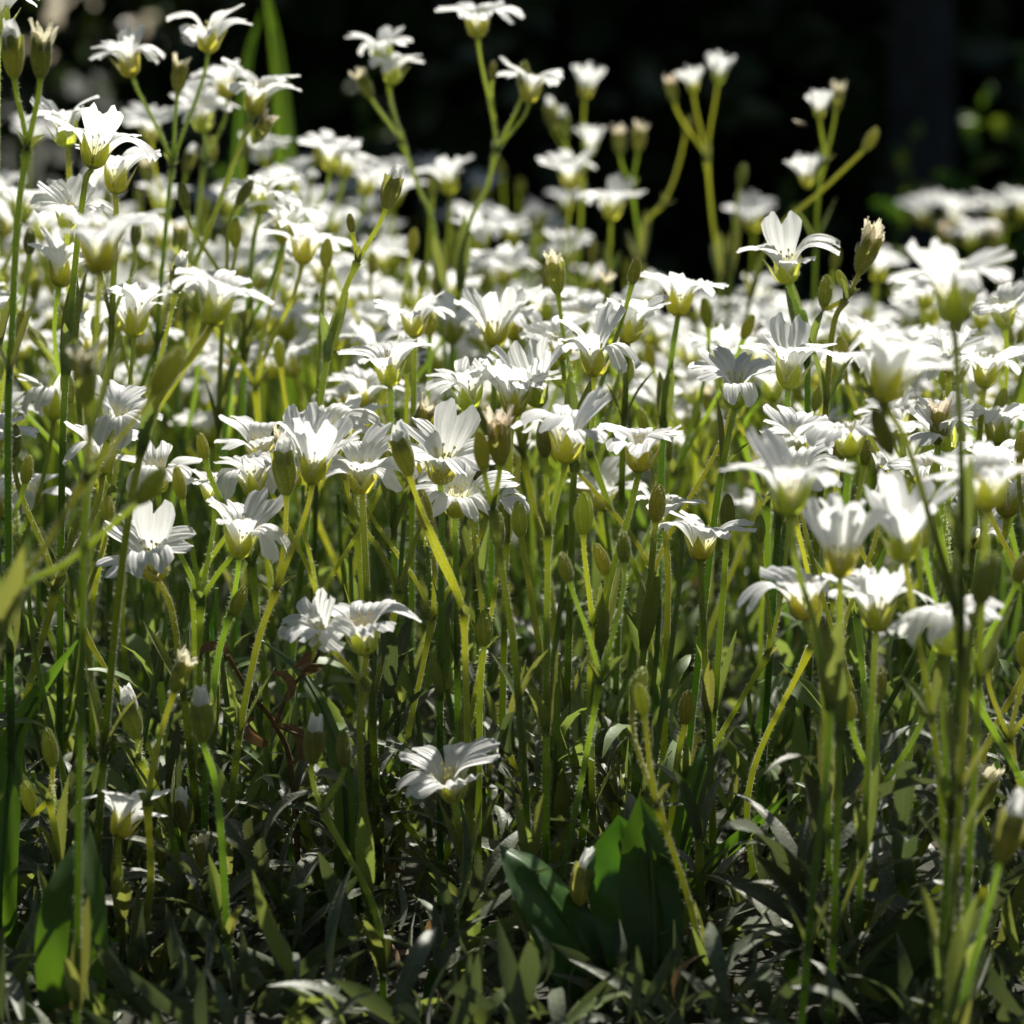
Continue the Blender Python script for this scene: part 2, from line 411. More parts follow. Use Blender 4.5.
def tip_mb(i, frayed):
    """white petals just leaving the bud, or the withered frayed crown of a spent flower"""
    rnd = random.Random(600 + i); mb = MB(); n = 9 if frayed else 6
    for k in range(n):
        a = 2 * pi * k / n + rnd.uniform(-.3, .3); h0 = .0050; h1 = rnd.uniform(.0094, .0118) if frayed else rnd.uniform(.0092, .0112)
        ro = rnd.uniform(.0015, .0030) if frayed else rnd.uniform(.0006, .0016); w = rnd.uniform(.0007, .0012) if frayed else .0013; rows = []
        curl = rnd.uniform(.2, 1.0) if frayed else 0
        for iu in range(7):
            u = iu / 6; r = .0013 + (ro - .0013) * u ** 1.6; z = h0 + (h1 - h0) * (u - curl * .35 * u ** 4)
            ww = w * (.8 + .4 * sin(pi * u)) * (1 - .55 * u ** 4); row = []
            for v in (-1, -.5, 0, .5, 1):
                jag = (rnd.uniform(-.0007, .0006) if frayed else rnd.uniform(-.0003, .0002)) * (u > .9)
                row.append(Vector((r * cos(a), r * sin(a), z + jag)) + Vector((-sin(a), cos(a), 0)) * v * ww + Vector((cos(a), sin(a), 0)) * (.0004 * sin(9 * v + k + 4 * u) if frayed else -.0004 * v * v))
            rows.append(row)
        mb.grid(rows, 0, [[((j) / 4, .5 + iu / 14) for j in range(5)] for iu in range(7)])
    return mb
TIP_M = [tip_mb(i, False).mesh('petal_tip', [M['petal']]) for i in range(3)]
FRAY_M = [tip_mb(10 + i, True).mesh('withered_petal', [M['cream']]) for i in range(3)]

def leaf_mb(i, L, W, bend, fold=.3, hairs=0, tipx=1.6, n=11):
    rnd = random.Random(700 + i); mb = MB(); rows, uv = [], []; x = z = 0.0; tw = rnd.uniform(-.5, .5)
    for iu in range(n + 1):
        u = iu / n; th = bend * u ** 1.3
        if iu: x += sin(th) * L / n; z += cos(th) * L / n
        w = W * (.30 + .70 * sin(pi * min(1, u * .80 + .08)) ** .9) * (1 - u ** 5) + .00006
        row = []
        for v in (-1, -.6, -.12, 0, .12, .6, 1):
            lift = fold * w * (abs(v) ** 1.3) + .05 * W * sin(9 * u + v * 4 + i)
            y = v * w; ly = y * cos(tw * u) - lift * sin(tw * u); ll = y * sin(tw * u) + lift * cos(tw * u)
            row.append(Vector((x - cos(th) * ll, ly, z + sin(th) * ll)))
        rows.append(row); uv.append([((v + 1) / 2, u) for v in (-1, -.6, -.12, 0, .12, .6, 1)])
    mb.grid(rows, 0, uv)
    for _ in range(hairs):
        iu = rnd.randrange(n); j = rnd.choice((0, 0, 5, 5, rnd.randrange(6))); p = rows[iu][j if j < 3 else j + 1]; c = rows[iu][3]
        o = (p - c).normalized() if (p - c).length > 1e-7 else Vector((1, 0, 0))
        spike(mb, p, (o + Vector((rnd.uniform(-.5, .5), 0, .4))).normalized(), Vector((0, 0, 1)), .0005 * rnd.uniform(.5, 1.2), 1, .00004)
    return mb
BRACT_M = [leaf_mb(i, .0062 + .0012 * i, .0013 + .0002 * (i % 2), .5 - .15 * i, .5, 40, n=7).mesh('bract', [M['bract'], M['hair']]) for i in range(3)]
CAUL_M = [leaf_mb(10 + i, .017 + .003 * i, .0016 + .0002 * i, .45 - .2 * i, .4, 70).mesh('leaf', [M['bract'], M['hair']]) for i in range(4)]
LEAF = [leaf_mb(20 + i, .021 + .0035 * i, .0017 + .00018 * i, (1.5, .6, 1.1, .3, 1.9, .9)[i], (.25, .5, .15, .6, .3, .4)[i], 60) for i in range(6)]
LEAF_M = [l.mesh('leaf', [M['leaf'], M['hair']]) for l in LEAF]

# ------------------------------------------------------------------ pieces placed on a stem
def put_flower(root, P, axis, sc, roll, rnd, half=False, detail=True):
    Mx = Matrix.Translation(P) @ frame(axis, roll) @ Matrix.Scale(sc, 4)
    pool = PETH_M if half else PET_M
    if detail:
        fl = link('flower', None, root, Mx); fl.empty_display_size = .002
        for k in range(5):
            link('petal', rnd.choice(pool), fl, Matrix.Rotation(2 * pi * k / 5 + rnd.uniform(-.12, .12), 4, 'Z') @ Matrix.Rotation(rnd.uniform(-.22, .22), 4, 'Y') @ Matrix.Scale(rnd.uniform(.92, 1.06), 4))
        link('calyx', rnd.choice(CAL_M), fl); link('stamen', rnd.choice(STA_M), fl)
    else:
        fl = link('flower', rnd.choice(COR_H if half else COR_M), root, Mx)
        link('calyx', rnd.choice(CAL_M), fl)
    return fl

def corolla(i, pool):
    rnd = random.Random(900 + i); mb = MB()
    for k in range(5):
        p = rnd.choice(pool); mt = Matrix.Rotation(2 * pi * k / 5 + rnd.uniform(-.12, .12), 4, 'Z') @ Matrix.Rotation(rnd.uniform(-.16, .12), 4, 'Y')
        o = len(mb.v); mb.v += [tuple(mt @ Vector(q)) for q in p.v]; mb.f += [tuple(a + o for a in f) for f in p.f]; mb.m += p.m; mb.uv += p.uv
    return mb
CORB = [corolla(i, PET) for i in range(8)]
COR_M = [c.mesh('flower', [M['petal']]) for c in CORB]
COR_H = [corolla(20 + i, PETH).mesh('flower', [M['petal']]) for i in range(3)]

def put_bud(root, P, axis, sc, roll, rnd, kind):
    Mx = Matrix.Translation(P) @ frame(axis, roll) @ Matrix.Scale(sc, 4)
    if kind == 'b': return link('bud', rnd.choice(BUD_M), root, Mx)
    b = link('bud', rnd.choice(BUDO_M), root, Mx)
    if kind == 't': link('petal_tip', rnd.choice(TIP_M), b)
    else: link('withered_petal', rnd.choice(FRAY_M), b)
    return b

def put_leaf(root, name, pool, P, up, out, sc, ang, rnd):
    """a leaf leaving the stem at P towards out, ang from the stem's direction up"""
    z = (up * cos(ang) + out * sin(ang)).normalized(); y = up.cross(out).normalized(); x = y.cross(z)
    mt = Matrix((x, y, z)).transposed().to_4x4()
    return link(name, rnd.choice(pool), root, Matrix.Translation(P) @ mt @ Matrix.Scale(sc, 4))

STEMS = []     # (root, ref, top point)
def axis_of(tx, ty): return Vector((sin(tx), -sin(ty), 1)).normalized()

def build_stem(label, ref, path, terms, d, rnd, group='flower stems of the white bed', rad=.00082, leaves=2, bracts=True, hair=34, detail=True, cat='flower stem'):
    """path: points base..node ; terms: (kind, point, axis, scale). One thing: stem, bracts, leaves, flowers, buds"""
    base = path[0].copy()
    root = link('flower_stem', None); root.location = base; root.empty_display_size = .01
    tag(root, label, cat, group)
    P = [p - base for p in path]
    pts = catmull(P) if len(P) > 2 else bez(P[0], P[0].lerp(P[1], .35), P[0].lerp(P[1], .7), P[1], 12)
    mb = MB(); node = pts[-1]; tdir = (pts[-1] - pts[-3]).normalized()
    single = len(terms) == 1 and (terms[0][1] - base - node).length < 1e-5
    sides = 9 if detail else 6
    if len(pts) > 3:
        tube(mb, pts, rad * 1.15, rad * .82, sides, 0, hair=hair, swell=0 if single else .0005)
    ends = []
    for kind, T, ax, sc in terms:
        T = T - base
        if not single:
            L = (T - node).length
            start = node - tdir * .0006
            ped = bez(start, node + (tdir * .6 + (T - node).normalized() * .4) * L * .3, T - ax * L * .32, T, 11)
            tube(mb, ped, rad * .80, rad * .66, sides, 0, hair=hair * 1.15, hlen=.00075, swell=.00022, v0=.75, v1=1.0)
        ends.append((kind, T, ax, sc))
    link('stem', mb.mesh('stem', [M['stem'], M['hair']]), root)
    for kind, T, ax, sc in ends:
        roll = rnd.uniform(0, 6.28)
        if kind in 'Ff': put_flower(root, T, ax, sc * .95, roll, rnd, kind == 'f', detail)
        else: put_bud(root, T, ax, sc, roll, rnd, kind)
    a = rnd.uniform(0, 6.28)
    if bracts and not single:
        for s in (0, pi): put_leaf(root, 'bract', BRACT_M, node - tdir * .001, tdir, Vector((cos(a + s), sin(a + s), 0)), rnd.uniform(.6, 1.0), .4, rnd)
    for k in range(leaves):
        i = int(len(pts) * (.12 + .28 * k + rnd.uniform(-.06, .06))); i = max(1, min(len(pts) - 2, i)); a += pi / 2; up = (pts[i + 1] - pts[i - 1]).normalized()
        for s in (0, pi): put_leaf(root, 'leaf', CAUL_M, pts[i], up, Vector((cos(a + s), sin(a + s), 0)), rnd.uniform(.6, .95), rnd.uniform(.2, .4), rnd)
    STEMS.append((root, ref, max((T + base for _, T, _, _ in ends), key=lambda q: q.z)))
    return root

# ------------------------------------------------------------------ the flower stems one can tell apart
# (label, short reference, distance, stem from its fork downwards, [(kind, x, y, lean sideways, lean forward, size)])
# kinds: F open flower, f half-open flower, b closed bud, t bud with white tip, s spent flower
HERO = [
 ('tall stem with a frayed bud between two white flowers, against dark trees', 'the tall pair with a frayed bud', .84, [(172,168),(166,225),(152,420)], [('F',207,53,.1,.0,.95),('F',131,77,-.32,.05,.92),('s',177,92,.12,0,.85)]),
 ('tall slanting stem with a wide right-tipped flower and one budding side branch', 'the tall slanting wide flower', .84, [(250,122),(233,165),(205,240),(172,315),(130,430)], [('F',252,115,.22,.0,1.0),('s',254,142,.6,0,.8)]),
 ('tall stem with two overlapping flowers half hidden behind the slanting wide flower', 'the half hidden overlapping pair', .93, [(204,165),(196,230),(180,380)], [('F',204,132,-.1,.35,1.0),('F',228,98,-.2,.1,.9),('b',212,160,-.05,0,.85)]),
 ('near left edge stem with a white-tipped bud beside a frayed cream bud', 'the two tall left edge buds', .66, [(27,150),(18,215),(12,330),(8,470)], [('t',13,78,-.05,0,1.05),('s',41,78,.08,0,1.0)]),
 ('stem cut by the top left corner with one open white flower', 'the corner flower at the top left', .74, [(-2,34),(-3,150),(-4,420)], [('F',-2,34,.1,.05,1.0)]),
 ('stem with a broad flower and sharp spread sepals left of the tall pair', 'the broad flower with spread sepals', .73, [(92,168),(84,190),(72,300),(62,470)], [('F',92,168,.22,.0,1.05)]),
 ('short-necked flower with grey shaded petals behind the broad flower at left', 'the grey shaded flower at left', .79, [(68,147),(70,200),(78,380)], [('F',68,147,-.15,.1,.95)]),
 ('flower with drooping petals directly under the broad flower with spread sepals', 'the drooping flower under the broad one', .76, [(115,193),(116,230),(110,400)], [('F',115,193,.15,0,1.0)]),
 ('large blurred white flower close to the camera at left with a dark bract below', 'the large blurred flower at left', .585, [(100,272),(98,300),(93,400),(84,560)], [('F',100,272,.05,.05,1.05)]),
 ('blurred white flower on a leaning stem right of the large blurred flower', 'the blurred flower on a leaning stem', .64, [(212,325),(196,350),(150,420),(118,600)], [('F',212,325,.2,0,.98)]),
 ('thick blurred forked stem near the left edge with fat dark and pale frayed buds', 'the thick forked fat-budded stem', .575, [(86,478),(52,535),(14,600),(-20,720)], [('b',155,392,.65,0,1.15),('s',84,405,-.02,0,1.0)]),
 ('long low stem leaning right with a blunt dark bud under the grey flower', 'the long low blunt-budded stem', .585, [(138,503),(70,560),(14,600),(-18,740)], [('b',138,503,.8,.1,1.0)]),
 ('upright flower with three raised petals on a straight stem in the upper left crowd', 'the upright three-petalled flower', .84, [(260,213),(252,255),(243,400)], [('F',260,213,.1,.1,.95)]),
 ('wide flower leaning right over a long bare stem in the upper left crowd', 'the wide bare-stemmed flower', .84, [(283,243),(268,290),(236,355),(222,470)], [('F',283,243,.2,.0,.95)]),
 ('stem with three brown-green closed buds under the upright three-petalled flower', 'the upper left trio of buds', .82, [(226,290),(222,330),(218,470)], [('b',236,247,-.05,0,.95),('b',187,209,-.1,0,.9),('b',238,204,.7,0,.85)]),
 ('slender stem ending in one closed hairy bud, right of the long bare stem', 'the lone hairy bud', .8, [(326,268),(322,310),(316,470)], [('b',326,268,.0,0,.95)]),
 ('leaning stem with a cream-tipped bud on top and a bract fork below it', 'the leaning cream-tipped bud', .76, [(357,262),(340,308),(318,420)], [('t',386,208,.3,0,.95),('b',352,232,-.15,0,.55)]),
 ('tall forked stem with two stacked white flowers and a nodding frayed bud at left', 'the stacked flowers against the trees', .93, [(402,142),(418,186),(436,238),(446,380)], [('F',384,66,-.15,.1,.88),('F',391,84,.2,.1,.9),('s',371,98,-.55,0,.85)]),
 ('tallest central forked stem with a cut-off top flower and a flower behind a bud', 'the tallest central fork', .9, [(496,152),(486,190),(466,240),(452,400)], [('F',478,38,-.05,.05,.98),('F',529,103,.12,.1,.95),('b',523,88,.08,0,.95),('b',492,80,.1,0,.7)]),
 ('far blurred forked stem with four small half-open flowers against black', 'the far four-flowered fork', 1.12, [(583,175),(580,240),(578,300)], [('f',590,155,.05,0,.66),('t',565,140,-.1,0,1.0),('f',585,98,.1,0,.75),('t',553,128,-.1,0,.95)]),
 ('far blurred stem with two spent flower heads, right of the four-flowered fork', 'the far pair of spent heads', 1.08, [(632,190),(640,250),(640,300)], [('s',620,155,-.05,0,.9),('s',638,152,.1,0,.9)]),
 ('far flat blurred flower below the four-flowered fork', 'the far flat flower', 1.08, [(571,190),(566,250),(562,320)], [('F',571,190,-.05,.05,1.0)]),
 ('far blurred flower with drooping petals beside a pale sepal cup, under the spent heads', 'the far drooping flower', 1.05, [(611,220),(610,260),(607,330)], [('F',611,220,.1,.05,1.0)]),
 ('tall thin blurred fork with three half-open heads, standing alone against black', 'the lone three-headed fork', 1.1, [(707,160),(712,215),(718,265),(722,330)], [('f',718,84,.1,0,.68),('f',694,92,-.08,0,.58),('s',674,102,-.2,0,.85)]),
 ('blurred stem bending left below the three-headed fork, ending in a bud', 'the bent stem below the fork', 1.12, [(662,205),(645,228),(638,300)], [('b',686,135,.2,0,.8)]),
 ('single blurred bud on a thin stem against black', 'the single bud against black', 1.05, [(740,186),(733,235),(728,320)], [('b',740,186,.22,0,.9)]),
 ('blurred upright stem with half-open flowers and a bud, crossed by a long diagonal', 'the upright stem crossed by a diagonal', 1.02, [(825,162),(818,200),(814,300)], [('f',819,118,-.05,0,.56),('s',836,112,.1,0,.85),('f',806,186,-.1,0,.66)]),
 ('long diagonal blurred stem with a closed bud at its upper end', 'the long diagonal stem', .98, [(864,150),(820,192),(775,232),(752,290),(742,380)], [('b',864,150,.75,0,1.0)]),
 ('white flower with curled ragged petals and a bract below, right of the black gap', 'the curled ragged flower', .76, [(788,283),(798,308),(806,330),(808,470)], [('F',788,283,-.2,.3,1.05)]),
 ('stem with a ragged spent flower leaning right and a closed bud on its left', 'the ragged spent flower and bud', .755, [(845,300),(832,335),(822,470)], [('s',860,274,.35,0,1.15),('b',825,308,.12,0,.95),('b',847,290,-.5,0,.65)]),
 ('large blurred flower with one petal raised, high at the right edge', 'the blurred flower with a raised petal', .565, [(953,322),(957,370),(962,560)], [('F',953,322,.05,.0,1.1)]),
 ('crisp trumpet-shaped flower with a black speck on one petal', 'the speckled trumpet flower', .775, [(678,316),(672,355),(664,420),(660,540)], [('F',678,316,.05,.0,1.0)]),
 ('crisp flower with wide level petals in front of the speckled trumpet flower', 'the wide level flower', .725, [(595,376),(588,405),(576,440),(570,600)], [('F',595,376,.0,.02,1.0)]),
 ('flower with upright curled petals just behind the wide level flower', 'the curled flower behind the level one', .76, [(628,342),(626,380),(622,480)], [('F',628,342,.15,.15,.95)]),
 ('small trumpet flower with long pointed sepals in the centre of the bed', 'the small central trumpet', .78, [(494,347),(494,390),(492,500)], [('f',494,347,.08,.0,1.0)]),
 ('small spreading flower with five raised sepals left of the central trumpet', 'the small spreading flower', .78, [(415,337),(414,380),(412,500)], [('F',415,337,-.02,.05,.9)]),
 ('crisp open flower with a deep pointed calyx, left of centre', 'the deep-cupped flower', .745, [(390,386),(391,420),(394,540)], [('F',390,386,-.02,.0,.95)]),
 ('flower of the bright central pair with drooping petal tips, the left one', 'the left bright central flower', .742, [(470,411),(472,440),(478,600)], [('F',470,411,-.1,.05,.98)]),
 ('funnel flower of the bright central pair, the right one, strongly veined', 'the right bright central flower', .738, [(513,416),(510,450),(505,600)], [('F',513,416,.1,.0,1.0)]),
 ('forked stem with a shaded grey-white flower and two closed buds at the front centre', 'the shaded front fork', .668, [(548,535),(547,620),(546,760)], [('F',565,463,.1,.05,1.05),('b',545,458,-.05,0,.95),('b',520,536,-.1,0,.05)]),
 ('crisp front flower with a pale yellow calyx and flat petals, right of centre', 'the pale-cupped front flower', .69, [(639,472),(630,510),(606,600),(592,720)], [('F',639,472,.05,.0,.95)]),
 ('shaded grey-white flower facing forward among buds, left of centre', 'the shaded forward-facing flower', .695, [(362,492),(364,530),(372,700)], [('F',362,492,.05,.45,1.0)]),
 ('large shaded flower with broad veined petals spread toward the camera', 'the large shaded veined flower', .70, [(440,482),(442,520),(440,700)], [('F',440,482,.15,.55,1.08)]),
 ('low flat shaded flower below the large shaded veined one', 'the low flat shaded flower', .705, [(455,516),(456,560),(458,720)], [('F',455,516,.1,.45,.95)]),
 ('half-open flower and a tall white-tipped bud on one fork, left of centre', 'the half-open flower and tall bud', .68, [(276,590),(256,650),(236,760)], [('f',312,484,.12,.05,1.0),('t',285,497,-.02,0,1.2)]),
 ('lower left white flower with petals bent down and a yellow calyx', 'the bent-petalled lower flower', .685, [(229,618),(216,670),(205,800)], [('F',240,556,.1,.15,1.0),('b',233,615,.45,0,.85)]),
 ('wide star-shaped flower turned toward the camera, lower left', 'the star flower at lower left', .68, [(157,578),(172,612),(184,700)], [('F',157,578,-.15,.6,1.05)]),
 ('pair of low flowers on one stem, one tilted up and one turned down', 'the low tilted pair', .66, [(364,690),(360,740),(368,900)], [('F',366,652,-.12,.12,1.0),('F',330,642,-.5,.75,.8)]),
 ('lowest open white flower, alone in the shade at the front centre', 'the lone low flower', .655, [(453,800),(462,850),(474,930),(500,1010)], [('F',453,800,-.05,.44,1.0)]),
 ('shaded flower seen from behind with its sepals toward the camera, bottom left', 'the flower seen from behind', .648, [(118,838),(125,900),(135,1000)], [('F',118,838,.35,-.35,.85)]),
 ('large blurred funnel flower low on the right, over a long stem with thick nodes', 'the blurred funnel flower', .585, [(790,516),(795,560),(818,640),(830,730),(812,900)], [('F',790,516,.0,.0,1.05)]),
 ('blurred white flower with a bright yellow calyx at the right edge', 'the yellow-cupped edge flower', .585, [(988,510),(984,560),(975,760)], [('F',988,510,-.02,.0,1.0)]),
 ('blurred half-open flower narrow as a cup, on a straight stem right of the funnel', 'the narrow half-open cup', .60, [(840,577),(840,640),(838,800)], [('f',840,577,.02,0,.95)]),
 ('blurred flower with a long sideways petal, above the funnel flower at right', 'the flower with a sideways petal', .575, [(882,402),(905,440),(930,520),(958,640),(948,860)], [('F',882,402,.3,.0,1.05),('b',890,452,-.45,0,1.0)]),
 ('small upright white flower behind the blurred funnel flower', 'the small flower behind the funnel', .66, [(850,457),(846,500),(838,640)], [('F',850,457,-.05,0,.92)]),
 ('narrow blurred flower right of the half-open cup, with its petals raised', 'the narrow raised flower', .605, [(905,562),(915,620),(940,780)], [('f',905,562,-.1,0,1.05)]),
 ('low blurred flower with petals spread left, under the narrow cup', 'the low left-spread flower', .63, [(806,620),(822,680),(828,800)], [('F',806,620,-.1,.05,.98)]),
 ('low wide blurred flower with a flat rim at the right front', 'the low wide flat-rimmed flower', .60, [(948,655),(944,720),(952,900)], [('F',948,655,.0,.05,1.1)]),
 ('low blurred flower partly covered between the narrow cup and the flat-rimmed flower', 'the partly covered low flower', .62, [(876,630),(872,700),(862,860)], [('F',876,630,.0,.1,1.0)]),
 ('dark blurred bud leaning right at the right edge, near the camera', 'the dark leaning edge bud', .565, [(978,604),(968,660),(956,860)], [('b',978,604,.3,0,1.15)]),
 ('crisp flower with lifted curled petals, right of centre behind the buds', 'the curled-petal flower', .735, [(735,408),(728,440),(712,540)], [('F',735,408,.0,.15,1.0)]),
 ('shaded low flower seen from the side, in front of dark stems right of centre', 'the shaded side-on flower', .70, [(700,560),(703,620),(712,800)], [('F',700,560,.05,.05,.9)]),
 ('small low flower partly hidden by an upright bud, right of centre', 'the low flower behind a bud', .715, [(664,528),(668,580),(664,740)], [('F',664,528,.05,.1,.8)]),
 ('tangled shaded flower with layered petals below the curled ragged flower', 'the layered shaded flower', .725, [(788,388),(786,430),(776,560)], [('F',788,388,.1,.2,1.05)]),
 ('bright upright flower at the right edge behind the yellow-cupped one', 'the bright upright edge flower', .76, [(984,388),(980,430),(972,560)], [('F',984,388,.1,0,.95)]),
 ('front centre fork of two closed buds rising from a thick node', 'the front fork with a thick node', .69, [(592,625),(590,700),(594,860)], [('b',583,532,.0,0,1.1),('b',606,573,-.3,0,.85)]),
 ('forked stem with two brown buds, one above the other, left of the front fork', 'the fork with two stacked buds', .67, [(464,615),(466,690),(470,830)], [('b',428,530,-.18,0,1.0),('t',410,474,-.25,0,1.0)]),
 ('pale frayed bud and a closed bud close together at the front centre', 'the pale frayed centre bud', .655, [(493,510),(502,570),(514,650),(526,800)], [('s',500,463,-.02,0,1.05),('b',484,468,-.12,0,.95)]),
 ('stem with one brown bud on a stiff pedicel beside the front fork, leaning left', 'the stiff single bud', .70, [(521,537),(538,640),(545,700),(570,830)], [('b',521,537,-.12,0,.95)]),
 ('stem with one closed bud standing above the low flower right of centre', 'the bud above the low flower', .70, [(656,522),(652,560),(640,700)], [('b',656,522,.04,0,1.0)]),
 ('upright stem with one ridged bud right of the low hidden flower', 'the ridged upright bud', .72, [(727,532),(724,580),(712,740)], [('b',727,532,.02,0,1.0)]),
 ('short thin stem with a closed bud low among the dark leaves, centre right', 'the low bud among dark leaves', .70, [(685,724),(676,770),(664,900)], [('b',685,724,.08,0,.9)]),
 ('stem with one dark bud low in the centre, beside long stiff stems', 'the low dark centre bud', .70, [(484,646),(480,700),(478,860)], [('b',484,646,.02,0,.95)]),
 ('stem with a drooping dark bud low under the stiff single bud', 'the drooping dark bud', .70, [(545,688),(548,740),(566,880)], [('b',545,688,-.15,0,.95)]),
 ('small stem with a white-tipped bud low in front of broad dark leaves', 'the white-tipped bud by broad leaves', .70, [(613,808),(625,850),(640,960)], [('t',613,808,-.2,0,.85)]),
 ('low bottom centre stem with a pale swollen bud and a smaller drooping one', 'the pale swollen low bud', .645, [(556,968),(548,1000),(540,1060)], [('t',577,905,.25,0,1.05),('t',527,935,-.2,0,.9)]),
 ('dim stem with a white-tipped bud at lower left, taller than its neighbour', 'the taller dim bud', .67, [(140,760),(168,820),(200,900),(220,1010)], [('t',135,742,-.2,0,1.0)]),
 ('dim stem with a rounded bud on a straight stalk at lower left', 'the rounded dim bud', .645, [(203,742),(218,800),(230,960)], [('t',203,742,-.03,0,1.0)]),
 ('dim forked stem with two frayed buds side by side at lower left', 'the two dim frayed buds', .675, [(212,905),(226,960),(232,1040)], [('t',185,828,-.05,0,.85),('s',203,870,-.05,0,.75),('b',160,870,-.12,0,.9)]),
 ('large blurred bud cut by the right edge near the bottom', 'the blurred bottom edge bud', .56, [(1000,862),(985,920),(960,1010),(950,1080)], [('t',1000,862,.3,0,1.15)]),
 ('leaning stem with one frayed bud low at the right, before silvery leaves', 'the leaning low frayed bud', .66, [(978,812),(968,860),(950,960)], [('s',978,812,.3,0,.95)]),
 ('stem with a single dark bud low on the right, between long stems', 'the single dark low bud', .66, [(865,810),(862,870),(858,990)], [('b',865,810,-.03,0,1.0)]),
 ('left edge stem with one dim bud above the big broad leaf', 'the dim bud above the broad leaf', .655, [(50,800),(58,860),(66,980)], [('b',50,770,-.1,0,.95),('b',32,812,-.2,0,.85)]),
 ('far white flower, a blurred pale patch beyond the bed at right', 'the far pale patch', 1.5, [(935,225),(940,250),(938,300)], [('F',925,226,-.1,0,1.15),('F',953,226,.1,.1,1.15)]),
 ('far white flower at the right edge beyond the bed, strongly blurred', 'the far blurred edge flower', 1.48, [(1005,228),(1002,255),(1000,300)], [('F',998,224,.0,.0,1.15),('F',1024,220,.1,0,1.15)]),
 ('clump of small ragged blurred flowers just before the far pale patch', 'the ragged blurred clump', 1.3, [(970,272),(972,310),(970,340)], [('s',950,256,-.1,0,1.2),('F',972,250,.05,0,1.1),('s',990,256,.1,0,1.1)]),
]
for h in HERO:
    lab, ref, d, wp, tm = h
    rnd = random.Random(hash(ref) % 1 + len(lab) * 31 + int(wp[0][0]) * 7 + int(wp[0][1]))
    up = [at(x, y, d) for x, y in wp]
    low, prev = up[-1], up[-2]
    sl = (low.x - prev.x) / max(.004, prev.z - low.z)
    gx = low.x + max(-.5, min(.5, sl)) * max(low.z, 0) * .6
    base = Vector((gx, d + rnd.uniform(.004, .02), 0.0)) if low.z > .006 else None
    path = [p for p in up if p.z > .002][::-1]
    if base is not None: path = [base] + path
    else:
        if len(path) > 2: path[0] = Vector((path[0].x, path[0].y, 0))
        else: path = [Vector((path[-1].x, d + .006, 0))] + path[-1:]
    terms = []
    for (k, x, y, tx, ty, sc) in tm:
        if sc < .1: continue
        T = at(x, y, d)
        if not (x == wp[0][0] and y == wp[0][1]): T.y += rnd.uniform(-.004, .004)
        terms.append((k, T, axis_of(tx, ty), sc))
    blur = d < .64
    build_stem(lab, ref, path, terms, d, rnd, rad=.00060 if d < .64 else (.00072 if d < .8 else .00064) if d < 1 else .00056, leaves=2, hair=(85 if d < .95 else 0), detail=d < 1.0)

# ------------------------------------------------------------------ the rest of the bed: every stem its own, labelled by its nearest neighbour
HREF = [(r, p, pix(p)) for _, r, p in STEMS]
FR = random.Random(77)
WORDN = {1: 'one', 2: 'two', 3: 'three', 4: 'four'}
filler = []
def desc_of(kinds):
    o = sum(k in 'Ff' for k in kinds); b = len(kinds) - o
    if o and b: return f"{WORDN[o]} flower{'s' if o > 1 else ''} and {WORDN[b]} bud{'s' if b > 1 else ''}"
    if o: return f"{WORDN[o]} white flower{'s' if o > 1 else ''}"
    return f"{WORDN[b]} bud{'s' if b > 1 else ''} and no flower"

def far_edge(x):    # the bed reaches farther on the left
    return 1.62 if x < 430 else (1.62 - (x - 430) / 210 * .38 if x < 640 else 1.24)

